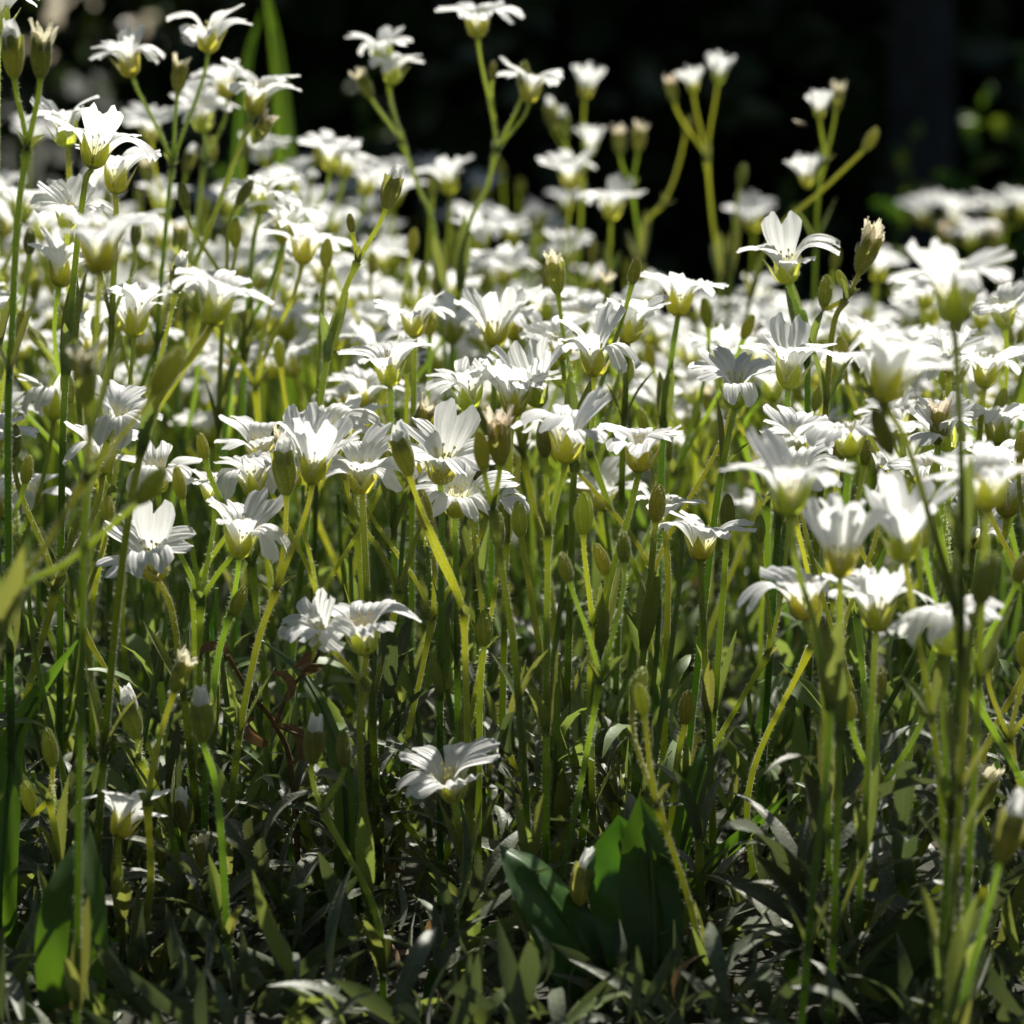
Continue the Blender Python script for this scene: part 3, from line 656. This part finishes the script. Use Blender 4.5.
SUNLIT = [p + Vector((0, 0, .008)) for _, r, p in STEMS if r in ('the lone low flower', 'the star flower at lower left', 'the bent-petalled lower flower', 'the low tilted pair', 'the flower seen from behind', 'the half-open flower and tall bud', 'the pale swollen low bud', 'the low left-spread flower')]
cells = []
d = .655
while d < 1.1:
    step = .0282 + .004 * (d - .65)
    hw = .153 * d + .035
    x = -hw + FR.uniform(0, step)
    while x < hw:
        cells.append((x + FR.uniform(-.5, .5) * step, d + FR.uniform(-.5, .5) * step))
        x += step
    d += step
cells = [(x, dd) for x, dd in cells if dd < far_edge(512 + FPX * x / dd)]
LOWKEEP = [(453,770), (118,805), (362,625), (328,640), (240,535), (157,550), (700,540), (577,885), (613,790)]
for (bx, bd) in cells:
    px = 512 + FPX * bx / bd
    H = .104 + FR.gauss(0, .014) + (.02 * FR.random() if FR.random() < .12 else 0)
    if px < 350: H += .016 * FR.random() + .006
    if px > 760 and bd < .8: H += .006
    lowrow = bd < .682
    if bd < .76: H = FR.uniform(.082, .106)
    if lowrow: H = FR.uniform(.045, .090) if 100 < px < 760 else FR.uniform(.055, .10)
    if px > 620 and bd > .9: H = min(H, .108) - .012
    lean = Vector((FR.gauss(0, .018), FR.gauss(-.004, .014), 0))
    base = Vector((bx, bd, 0))
    nh = H * FR.uniform(.62, .80)
    node = base + lean * (nh / .09) + Vector((0, 0, nh))
    q = FR.random()
    if lowrow: kinds = FR.choice(['b', 'bb', 'bt', 'bs', 's', 't', 'bb', 'bbb']) if bd < .685 else FR.choice(['b', 'bt', 'bb', 'Fb', 'bs', 'bbs'])
    else: kinds = FR.choices(['F', 'FF', 'Fb', 'FFb', 'Fbb', 'fbb', 'FFs', 'Ft', 'FFFb', 'bbb', 'bs', 'FFbb'], [2, 3, 5, 7, 6, 2, 3, 3, 2, 3, 2, 4])[0]
    mid = base.lerp(node, .5) + Vector((FR.gauss(0, .007), FR.gauss(0, .006), 0))
    terms = []; a0 = FR.uniform(0, 6.28)
    for i, k in enumerate(kinds):
        a = a0 + i * 2 * pi / max(2, len(kinds)) + FR.uniform(-.5, .5)
        hgt = (H - nh) * FR.uniform(.72, 1.12); sp = hgt * FR.uniform(.25, .75)
        T = node + Vector((cos(a) * sp, sin(a) * sp, hgt))
        ax = Vector((cos(a) * FR.uniform(0, .35) + FR.gauss(0, .14), sin(a) * FR.uniform(0, .3) + FR.gauss(.02, .15) - (.12 if k in 'F' else 0), 1)).normalized()
        sc = FR.uniform(.80, .98)
        terms.append((k, T, ax, sc if k in 'Ff' else sc * .95))
    tp = [(pix(T), k) for k, T, _, _ in terms]
    if bd < .69 and any(abs(q[0] - x) < 58 and -75 < q[1] - y < 60 for q, k in tp for x, y in LOWKEEP): continue
    if bd < .72 and any(k in 'Ff' and q[1] > 550 and 380 < q[0] < 730 for q, k in tp): continue
    if any((T - h - sd * max(0, min(.16, (T - h).dot(sd)))).length < .015 and (T - h).length > .012 for _, T, _, _ in terms for h in SUNLIT): continue
    filler.append((base, mid, node, terms, kinds, bd))

used = {}
for n_, (base, mid, node, terms, kinds, bd) in enumerate(filler):
    fx, fy = pix(node)
    # the nearest of the stems that have a name of their own
    best = min(HREF, key=lambda h: (h[2][0] - fx) ** 2 + (1.3 * (h[2][1] - fy)) ** 2 + (900 * (h[1].y - bd)) ** 2)
    dx, dd = fx - best[2][0], bd - best[1].y
    rel = ('just behind' if dd > .05 else 'in front of' if dd < -.05 else 'left of' if dx < -14 else 'right of' if dx > 14 else 'beside')
    if dd > .2: rel = 'well behind'
    lab = f"stem with {desc_of(kinds)}, {rel} {best[0]}"
    key = used.get(lab, 0); used[lab] = key + 1
    build_stem(lab, 'filler', [base, mid, node], terms, bd, FR, group='flower stems of the white bed', rad=FR.uniform(.00060, .00080), leaves=1, bracts=bd < 1.2, hair=(60 if bd < .80 else 16 if bd < .95 else 0), detail=bd < .92)
print('heroes', len(HERO), 'filler', len(filler), 'repeated labels', sum(v for v in used.values() if v > 1))

# ------------------------------------------------------------------ masses nobody could count
def cat_mesh(mb, src, Mx):
    o = len(mb.v); mb.v += [tuple(Mx @ Vector(p)) for p in src.v]
    mb.f += [tuple(a + o for a in f) for f in src.f]; mb.m += src.m; mb.uv += src.uv

def lite_leaf(L, W, bend, fold):
    mb = MB(); rows, uv = [], []; x = z = 0
    for iu in range(6):
        u = iu / 5; th = bend * u
        if iu: x += sin(th) * L / 5; z += cos(th) * L / 5
        w = W * sin(pi * min(1, u * .84 + .09)) * (1 - u ** 6) + .0001
        rows.append([Vector((x - cos(th) * fold * w * abs(v), v * w, z + sin(th) * fold * w * abs(v))) for v in (-1, 0, 1)]); uv.append([((v + 1) / 2, u) for v in (-1, 0, 1)])
    mb.grid(rows, 0, uv); return mb
LITE = [lite_leaf(.015 + .003 * i, .0014 + .00016 * i, (1.4, .7, 1.0, .4, 1.8)[i], (.2, .5, .3, .6, .1)[i]) for i in range(5)]
gm = MB(); GR = random.Random(9)
for _ in range(4600):
    dd = .595 + 1.05 * GR.random() ** 1.5; x = GR.uniform(-1, 1) * (.153 * dd + .05)
    z = GR.random() ** 1.7 * (.026 if dd > .72 else .013); a = GR.uniform(0, 6.28); el = GR.uniform(.25, 1.35)
    ax = Vector((cos(a) * sin(el), sin(a) * sin(el), cos(el)))
    bad = GR.random() < .05
    q = len(gm.f); cat_mesh(gm, GR.choice(LITE), Matrix.Translation((x, dd, z)) @ frame(ax, GR.uniform(0, 6.28)) @ Matrix.Scale(GR.uniform(.35, .6) if bad else GR.uniform(.45, 1.05), 4))
    mi = 2 if bad else 0 if GR.random() < .8 else 1
    for i in range(q, len(gm.f)): gm.m[i] = mi
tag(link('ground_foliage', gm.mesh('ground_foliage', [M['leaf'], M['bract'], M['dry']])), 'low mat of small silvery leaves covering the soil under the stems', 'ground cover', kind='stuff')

# thin barren shoots filling the bed between the flower stems
sm = MB()
for _ in range(520):
    dd = .68 + .95 * GR.random() ** 1.25; x = GR.uniform(-1, 1) * (.153 * dd + .05); h = GR.uniform(.035, .088)
    b = Vector((x, dd, 0)); t = b + Vector((GR.gauss(0, .012), GR.gauss(0, .012), h))
    tube(sm, bez(b, b + Vector((0, 0, h * .4)), t - Vector((0, 0, h * .3)), t, 6), .0008, .0005, 5)
    for k in range(2):
        zz = h * (.35 + .2 * k); a = GR.uniform(0, 6.28); c = b.lerp(t, .35 + .25 * k)
        for s in (0, pi):
            ax = Vector((cos(a + s) * .5, sin(a + s) * .5, .85)).normalized()
            cat_mesh(sm, GR.choice(LITE), Matrix.Translation(c) @ frame(ax, a + s) @ Matrix.Scale(GR.uniform(.6, 1.0), 4))
tag(link('grassy_shoots', sm.mesh('grassy_shoots', [M['bract']])), 'mass of thin green leafy shoots growing between the flower stems', 'shoots', kind='stuff')

# flowers beyond those built one by one: the far rim of the bed and its flanks
fm = MB()
for _ in range(1080):
    w = GR.random()
    if w < .74: dd = GR.uniform(.90, 1.70); x = GR.uniform(-1, 1) * (.153 * dd + .10)
    else: dd = GR.uniform(.75, 1.6); x = GR.choice((-1, 1)) * (.153 * dd + GR.uniform(.03, .16))
    px = 512 + FPX * x / dd
    if dd > far_edge(px): continue
    h = .100 + GR.gauss(0, .014) + (.012 * GR.random() if px < 350 else -.014 if px > 620 else .016 * GR.random() if dd > 1.15 else 0); b = Vector((x, dd, 0)); t = b + Vector((GR.gauss(0, .014), GR.gauss(0, .012), h))
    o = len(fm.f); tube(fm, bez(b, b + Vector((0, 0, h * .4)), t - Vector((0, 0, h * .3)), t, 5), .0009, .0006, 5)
    Mx = Matrix.Translation(t) @ frame((GR.gauss(0, .16), GR.gauss(-.1, .16), 1), GR.uniform(0, 6)) @ Matrix.Scale(GR.uniform(.76, .98), 4)
    if GR.random() < .40:
        q = len(fm.f); cat_mesh(fm, GR.choice(BUD), Mx)
        for i in range(q, len(fm.f)): fm.m[i] = 3
        continue
    q = len(fm.f); cat_mesh(fm, GR.choice(CORB), Mx)
    for i in range(q, len(fm.f)): fm.m[i] = 1
    q = len(fm.f); cat_mesh(fm, GR.choice(CAL), Mx)
    for i in range(q, len(fm.f)): fm.m[i] = 2
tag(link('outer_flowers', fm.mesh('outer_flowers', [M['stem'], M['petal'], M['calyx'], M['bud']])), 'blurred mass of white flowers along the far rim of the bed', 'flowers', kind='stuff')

# ------------------------------------------------------------------ silvery leafy shoots near the ground
def shoot(P, h, sc, lean, rnd, label, group):
    root = link('leafy_shoot', None); root.location = P; root.empty_display_size = .01
    tag(root, label, 'leafy shoot', group)
    top = Vector((lean[0], lean[1], h)); pts = bez(Vector((0, 0, 0)), Vector((0, 0, h * .4)), top * .7, top, 10)
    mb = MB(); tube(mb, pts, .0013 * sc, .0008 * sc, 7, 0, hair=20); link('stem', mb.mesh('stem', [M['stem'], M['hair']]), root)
    a = rnd.uniform(0, 6.28); n = rnd.choice((4, 5, 5, 6))
    for k in range(n):
        t = .22 + .78 * k / (n - 1); i = min(9, int(t * 10)); c = pts[i].lerp(pts[i + 1], t * 10 - i) if i < 10 else pts[-1]
        upv = (pts[min(i + 1, 10)] - pts[max(0, i - 1)]).normalized()
        for s in (0, pi):
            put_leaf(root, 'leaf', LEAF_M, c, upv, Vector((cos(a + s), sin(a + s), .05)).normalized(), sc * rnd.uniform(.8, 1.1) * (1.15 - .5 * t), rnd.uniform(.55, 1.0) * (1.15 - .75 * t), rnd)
        a += pi / 2 + rnd.uniform(-.25, .25)
    return root
SH = [  # x, y of the foot, distance, height, size, label
 (585, 985, .655, .030, .95, 'silvery leaf shoot with upright narrow leaves beside the pale swollen low bud'),
 (790, 905, .65, .036, 1.3, 'silvery shoot with long arching leaves before the tall right stems'),
 (905, 935, .655, .034, 1.25, 'silvery shoot with pointed upright leaves at lower right'),
 (835, 1000, .645, .020, 1.3, 'low silvery shoot at the bottom right with one leaf laid flat'),
 (300, 960, .67, .026, 1.0, 'dim grey-green shoot with broad leaves at lower left centre'),
 (325, 870, .70, .030, 1.0, 'silvery shoot with one sunlit leaf left of the lone low flower'),
 (430, 990, .65, .018, 1.2, 'low shoot with a long grey leaf spread over the soil at bottom centre'),
 (230, 1005, .665, .018, 1.0, 'low dim shoot under the two dim frayed buds'),
 (700, 960, .66, .034, 1.0, 'grey-green shoot behind the broad dark leaves at bottom centre'),
 (975, 1000, .645, .026, 1.1, 'silvery shoot at the bottom right corner with crossing leaves'),
 (120, 1000, .68, .020, 1.0, 'dim shoot beside the big broad leaf at bottom left'),
 (480, 905, .71, .028, .95, 'grey shoot just behind the stalk of the lone low flower'),
]
for x, y, dd, h, sc, lab in SH:
    p = at(x, y, dd); shoot(Vector((p.x, dd, 0)), h, sc, (GR.uniform(-.01, .01), GR.uniform(-.008, .004)), GR, lab, 'silvery leaf shoots')
zones = {}
for i in range(70):
    dd = .665 + .42 * GR.random() ** 1.4; x = GR.uniform(-1, 1) * (.153 * dd + .015)
    r = shoot(Vector((x, dd, 0)), GR.uniform(.018, .048), GR.uniform(.8, 1.15), (GR.uniform(-.012, .012), GR.uniform(-.012, .008)), GR, 'x', 'silvery leaf shoots')
    fx = 512 + FPX * x / dd; best = min(HREF, key=lambda h: (h[2][0] - fx) ** 2 + (900 * (h[1].y - dd)) ** 2)
    r['label'] = f"{'tall' if r.children[-1].location.z > .034 else 'low'} silvery leaf shoot on the soil under {best[0]}"

# ------------------------------------------------------------------ weeds among the flowers: broad leaves, grass blades, a dead stem
def broad(pts, W, name, label, cat, matn='broad', fold=.25, group=None, twist=0.0, petiole=None):
    """a plant of one long leaf: its stalk and its blade"""
    base = pts[0].copy(); root = link(name, None); root.location = base; root.empty_display_size = .01; tag(root, label, cat, group)
    P = catmull([p - base for p in pts], 6); n = len(P); mb = MB(); rows, uv = [], []
    for i, p in enumerate(P):
        u = i / (n - 1); t = (P[min(i + 1, n - 1)] - P[max(i - 1, 0)]).normalized()
        ang = twist + .25 * sin(3 * u); s0 = Vector((cos(ang), sin(ang), 0)); s0 = (s0 - t * s0.dot(t)).normalized(); nn = t.cross(s0)
        w = W(u); row = []
        for v in (-1, -.75, -.5, -.25, -.06, 0, .06, .25, .5, .75, 1):
            row.append(p + s0 * v * w + nn * (fold * w * abs(v) + .06 * w * sin(14 * u + 5 * v)) )
        rows.append(row); uv.append([((v + 1) / 2, u) for v in (-1, -.75, -.5, -.25, -.06, 0, .06, .25, .5, .75, 1)])
    mb.grid(rows, 0, uv); link('blade', mb.mesh('blade', [M[matn]]), root)
    st = MB(); tube(st, [p - Vector((0, 0, .0006)) for p in P[:max(4, int(n * .85))]], .0011 if name != 'grass_blade' else .0006, .0004, 6)
    link('midrib', st.mesh('midrib', [M[matn]]), root)
    return root
lance = lambda W, k=.25: (lambda u: W * max(.12, min(1, sin(pi * min(1, (u * (1 - k) + k * .55))) ** .8)) * (1 - u ** 7) * (1 if u > .12 else .18 + .82 * (u / .12)) + .0002)
grass = lambda W: (lambda u: W * (1 - u ** 2.2) + .0002)
broad([at(70, 1072, .613), at(72, 985, .613), at(75, 900, .617), at(88, 822, .628)], lance(.0066), 'broad_leaf_plant', 'large upright broad green leaf at the bottom left, mostly in shade', 'broad leaf', group='broad dark leaves')
for xs, wv, tw, lab in [
    ([(592, 985), (570, 925), (530, 870), (500, 845)], .0078, .5, 'broad dark leaf leaning left behind the pale swollen low bud'),
    ([(640, 1000), (640, 930), (625, 860), (618, 815)], .0085, -.3, 'widest upright dark leaf behind the white-tipped bud'),
    ([(655, 1000), (655, 920), (650, 850), (640, 795)], .0064, .25, 'narrow upright dark leaf right of the widest one'),
    ([(620, 1010), (650, 975), (690, 960), (728, 948)], .0060, 1.2, 'dark leaf lying low toward the right over the soil'),
    ([(900, 985), (930, 960), (960, 930), (985, 905)], .0090, .2, 'bright sunlit broad leaf edge low at the right behind stems'),
    ([(905, 1020), (870, 985), (820, 960), (790, 985)], .006, .8, 'dim broad leaf folded low at the right front'),
]:
    pp = [at(x, y, .636 + .003 * i) for i, (x, y) in enumerate(xs)]
    if pp[0].z > .004: pp = [Vector((pp[0].x, .634, 0))] + pp
    lift = max(0, -min(p.z for p in pp)); pp = [p + Vector((0, 0, lift)) for p in pp]
    broad(pp, lance(wv), 'broad_leaf_plant', lab, 'broad leaf', group='broad dark leaves', twist=tw)
for xs, dd, wv, lab in [
    ([(640, 960), (700, 880), (745, 835), (788, 795)], .68, .0034, 'long grass blade slanting up to the right over the silvery leaves'),
    ([(0, 900), (8, 790), (22, 720), (78, 640)], .66, .0042, 'dark broad grass blade bending right at the left edge'),
    ([(345, 790), (325, 715), (300, 670), (262, 640)], .69, .0024, 'grass blade arching left beside the low tilted pair'),
    ([(660, 960), (685, 830), (700, 770), (712, 735)], .69, .0030, 'dark upright grass blade left of the long slanting one'),
    ([(295, 345), (288, 180), (278, 60), (262, -30)], 1.25, .0050, 'tall blurred green grass blade rising against the dark trees'),
    ([(232, 330), (240, 150), (248, 60), (262, 10)], 1.3, .0026, 'thin blurred grass blade beside the tall one against the trees'),
]:
    pp = [at(x, y, dd + .006 * i) for i, (x, y) in enumerate(xs)]
    if pp[0].z > 0: pp = [Vector((pp[0].x, pp[0].y, 0))] + pp
    pp = [Vector((p.x, p.y, max(p.z, 0))) for p in pp]
    broad(pp, grass(wv), 'grass_blade', lab, 'grass', 'blade', group='grass blades in the bed', twist=.4 if dd < 1 else .1)

dr = link('dry_stem', None); dr.location = at(300, 770, .70); dr.location.z = 0; tag(dr, 'dead brown stem with curled withered leaves under the low tilted pair', 'dead stem')
db = dr.location.copy(); DP = [Vector((0, 0, 0)), at(292, 775, .70) - db, at(275, 725, .70) - db, at(248, 690, .695) - db, at(228, 655, .69) - db]
mb = MB(); tube(mb, catmull(DP), .0007, .0004, 7); tube(mb, catmull([DP[2], at(290, 690, .70) - db, at(318, 655, .70) - db, at(322, 618, .70) - db]), .0005, .0003, 6)
tube(mb, catmull([DP[2], at(300, 735, .69) - db, at(325, 738, .69) - db]), .0004, .0002, 6); link('stem', mb.mesh('stem', [M['dry']]), dr)
for (x, y, a, s) in [(276, 728, 1.5, .8), (228, 656, -.8, .6), (300, 672, 1.0, .8), (322, 735, 2.0, .6), (268, 742, -1.2, .7), (285, 700, .6, .6)]:
    c = leaf_mb(int(x), .014, .0024, 2.6, .9, 0).mesh('withered_leaf', [M['dry']])
    link('withered_leaf', c, dr, Matrix.Translation(at(x, y, .697) - db) @ frame((sin(a), -.3, cos(a)), a * 3) @ Matrix.Scale(s, 4))

# a tiny fly and a beetle
fly = link('fly', None); fly.location = at(801, 124, .95); tag(fly, 'tiny orange-brown fly hovering before the dark trees', 'fly')
def blob(L, r, mname, n=7):
    mb = MB(); rows = []
    for i in range(n + 1):
        t = i / n; rr = r * sin(pi * min(.98, max(.02, t))) ** .7; rows.append([Vector((L * (t - .5), rr * cos(a), rr * sin(a))) for a in [2 * pi * k / 10 for k in range(10)]])
    mb.grid(rows, 0, wrap=True); mb.add(rows[0], [tuple(range(10))]); mb.add(rows[-1], [tuple(range(10))]); return mb.mesh(mname, [M['dry']])
link('body', blob(.0032, .0006, 'body'), fly)
for s in (-1, 1):
    w = MB(); w.grid([[Vector((-.0002 - .0018 * u + .0007 * v * sin(pi * u), s * (.0004 + .0020 * u), .0005 + .0006 * u)) for v in (-1, 0, 1)] for u in (0, .25, .5, .75, 1)])
    link('wing', w.mesh('wing', [M['cream']]), fly)

# ------------------------------------------------------------------ the dark shrubs and trees behind the bed
def crown_mb(n, c, rad, ls, rnd, clumps=26, zmin=.0, low=0):
    mb = MB(); cs = []
    for _ in range(clumps):
        a, b = rnd.uniform(0, 6.28), rnd.uniform(-.98, .98); k = rnd.random() ** .45
        cs.append((Vector((c[0] + rad[0] * k * cos(a) * math.sqrt(1 - b * b), c[1] + rad[1] * k * sin(a) * math.sqrt(1 - b * b), c[2] + rad[2] * k * b)), rnd.uniform(.16, .34)))
    for _ in range(n):
        q, r = rnd.choice(cs); r *= (rad[0] + rad[2]) * .5
        p = q + Vector((rnd.gauss(0, .5), rnd.gauss(0, .5), rnd.gauss(0, .5))) * r
        if p.z < zmin: p.z = zmin + rnd.random() * .06
        if low and _ % 3 == 0: p = Vector((c[0] + rnd.gauss(0, .6) * rad[0], c[1] + rnd.gauss(0, .45) * rad[1], rnd.random() * low))
        ax = Vector((rnd.gauss(0, 1), rnd.gauss(0, 1), rnd.gauss(-.2, .8))).normalized(); y = ax.orthogonal().normalized(); y = (y * cos(rnd.uniform(0, 3)) + ax.cross(y) * sin(rnd.uniform(0, 3))).normalized(); nn = ax.cross(y)
        L = ls * rnd.uniform(.6, 1.2); W = L * .27
        mb.add([p, p + ax * L * .35 + y * W, p + ax * L * .35 + nn * W * .3, p + ax * L * .35 - y * W, p + ax * L * .75 + y * W * .7, p + ax * L * .75 + nn * W * .2, p + ax * L * .75 - y * W * .7, p + ax * L], [(0, 2, 1), (0, 3, 2), (1, 2, 5, 4), (2, 3, 6, 5), (4, 5, 7), (5, 6, 7)])
    return mb
def trunk_mb(h, r, rnd, limbs=5, sp=.4):
    mb = MB(); P = [Vector((0, 0, -.02))]
    for k in range(1, 6): P.append(Vector((rnd.gauss(0, .02 * h), rnd.gauss(0, .02 * h), h * k / 5)))
    P = catmull(P, 5); tube(mb, P, r, r * .35, 12)
    for k in range(limbs):
        i = rnd.randrange(len(P) // 3, len(P) - 2); a = rnd.uniform(0, 6.28); L = h * rnd.uniform(.3, .55)
        e = P[i] + Vector((cos(a) * L * sp, sin(a) * L * sp, L * .8)); tube(mb, bez(P[i], P[i].lerp(e, .4) + Vector((0, 0, -.03 * h)), e - Vector((0, 0, L * .3)), e, 8), r * .4, r * .1, 7)
    return mb
TR = random.Random(21)
SHR = [(-1.05, 3.0, .62, 1.25, 'dense dark shrub farthest left behind the bed'), (-.42, 2.75, .50, 1.1, 'dark shrub with small sky gaps behind the tall left flowers'), (.10, 2.95, .52, 1.3, 'dark bushy shrub behind the tallest central fork'),
       (.50, 3.15, .50, 1.15, 'dark shrub behind the lone three-headed fork'), (.98, 2.9, .58, 1.25, 'dark shrub at the right behind the slim trunk'), (1.6, 3.2, .6, 1.2, 'dense dark shrub farthest right behind the bed'), (-1.75, 3.2, .6, 1.2, 'rounded dark shrub beyond the farthest left one'),
       (-.85, 4.7, .8, 1.7, 'tall shrub of the second row showing between the left shrubs'), (.25, 4.5, .75, 1.6, 'tall shrub of the second row behind the middle shrubs'), (1.3, 4.8, .8, 1.7, 'tall shrub of the second row behind the slim trunk'),
       (-2.0, 5.0, .9, 1.8, 'tall shrub at the left end of the second row'), (2.4, 5.0, .9, 1.8, 'tall shrub at the right end of the second row')]
for x, y, w, h, lab in SHR:
    r = link('shrub', None); r.location = (x, y, 0); tag(r, lab, 'shrub', 'dark shrubs behind the bed')
    link('trunk', trunk_mb(h * .75, .022, TR, 7, .9).mesh('trunk', [M['bark']]), r)
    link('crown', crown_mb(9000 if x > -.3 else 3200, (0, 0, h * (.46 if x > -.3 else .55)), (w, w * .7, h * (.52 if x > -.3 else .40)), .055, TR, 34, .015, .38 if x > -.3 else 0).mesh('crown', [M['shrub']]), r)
tr = link('slim_tree', None); p = at(932, 150, 2.45); tr.location = (p.x, 2.45, 0); tag(tr, 'slim grey-barked young tree before the dark shrubs at right', 'tree')
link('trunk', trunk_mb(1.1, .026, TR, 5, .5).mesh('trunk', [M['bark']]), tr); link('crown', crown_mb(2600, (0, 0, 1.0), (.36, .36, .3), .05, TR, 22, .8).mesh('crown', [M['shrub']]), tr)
for x, y, h, w, lab in [(-4.0, 9.5, 4.2, 1.7, 'tall dark tree far back on the left'), (.55, 12, 4.8, 1.6, 'dark round tree far back near the middle'), (1.6, 9, 4.0, 1.6, 'dark tree far back right of the middle'), (3.3, 10.5, 4.6, 1.9, 'tall dark tree far back on the right')]:
    r = link('tree', None); r.location = (x, y, 0); tag(r, lab, 'tree', 'dark trees far behind the bed')
    link('trunk', trunk_mb(h * .8, .13, TR, 8, .7).mesh('trunk', [M['bark']]), r)
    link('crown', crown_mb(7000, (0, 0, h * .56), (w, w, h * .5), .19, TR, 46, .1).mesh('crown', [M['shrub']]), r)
for x, y, h, w, lab in [(-3.0, -1.6, 5.4, 2.1, 'broad dark tree at the near side of the bed, on the left'), (0, -2.75, 6.4, 2.5, 'tallest dark tree at the near side of the bed'), (3.0, -1.8, 5.4, 2.1, 'broad dark tree at the near side of the bed, on the right')]:  # unseen trees, added behind the camera to cut the sky fill on the bed
    r = link('tree', None); r.location = (x, y, 0); tag(r, lab, 'tree', 'unseen dark trees added to block sky light')
    link('trunk', trunk_mb(h * .8, .13, TR, 8, .7).mesh('trunk', [M['bark']]), r)
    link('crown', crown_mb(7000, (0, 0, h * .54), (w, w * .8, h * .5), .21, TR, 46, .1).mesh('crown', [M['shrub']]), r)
# small green seedlings under the shrubs, catching sun
for i, (x, y, dd, s) in enumerate([(955, 135, 2.1, 1.0), (885, 170, 2.05, .8), (770, 205, 2.2, .7), (345, 100, 2.2, .9), (215, 120, 2.1, .8), (1012, 60, 2.2, 1.1)]):
    p = at(x, y, dd); r = link('seedling', None); r.location = (p.x, dd, 0)
    tag(r, ['green seedling at the foot of the slim trunk', 'small green seedling left of the slim trunk', 'green seedling behind the long diagonal stem', 'green seedling behind the stacked flowers', 'green seedling behind the tall pair', 'taller green seedling at the far right edge'][i], 'seedling', 'green seedlings under the shrubs')
    h = p.z + .02; mb = MB(); tube(mb, bez(Vector((0, 0, 0)), Vector((0, 0, h * .4)), Vector((.01, 0, h * .7)), Vector((.015, 0, h)), 8), .0016, .0008, 6); link('stem', mb.mesh('stem', [M['young']]), r)
    lf = leaf_mb(60 + i, .034 * s, .008 * s, 1.2, .3, 0).mesh('leaf', [M['young']])
    for k in range(9):
        a = 2.4 * k; zz = h * (.3 + .7 * k / 8)
        link('leaf', lf, r, Matrix.Translation((.015 * zz / h, 0, zz)) @ frame((cos(a) * .9, sin(a) * .9, .6), a) @ Matrix.Scale(1 - .05 * k, 4))
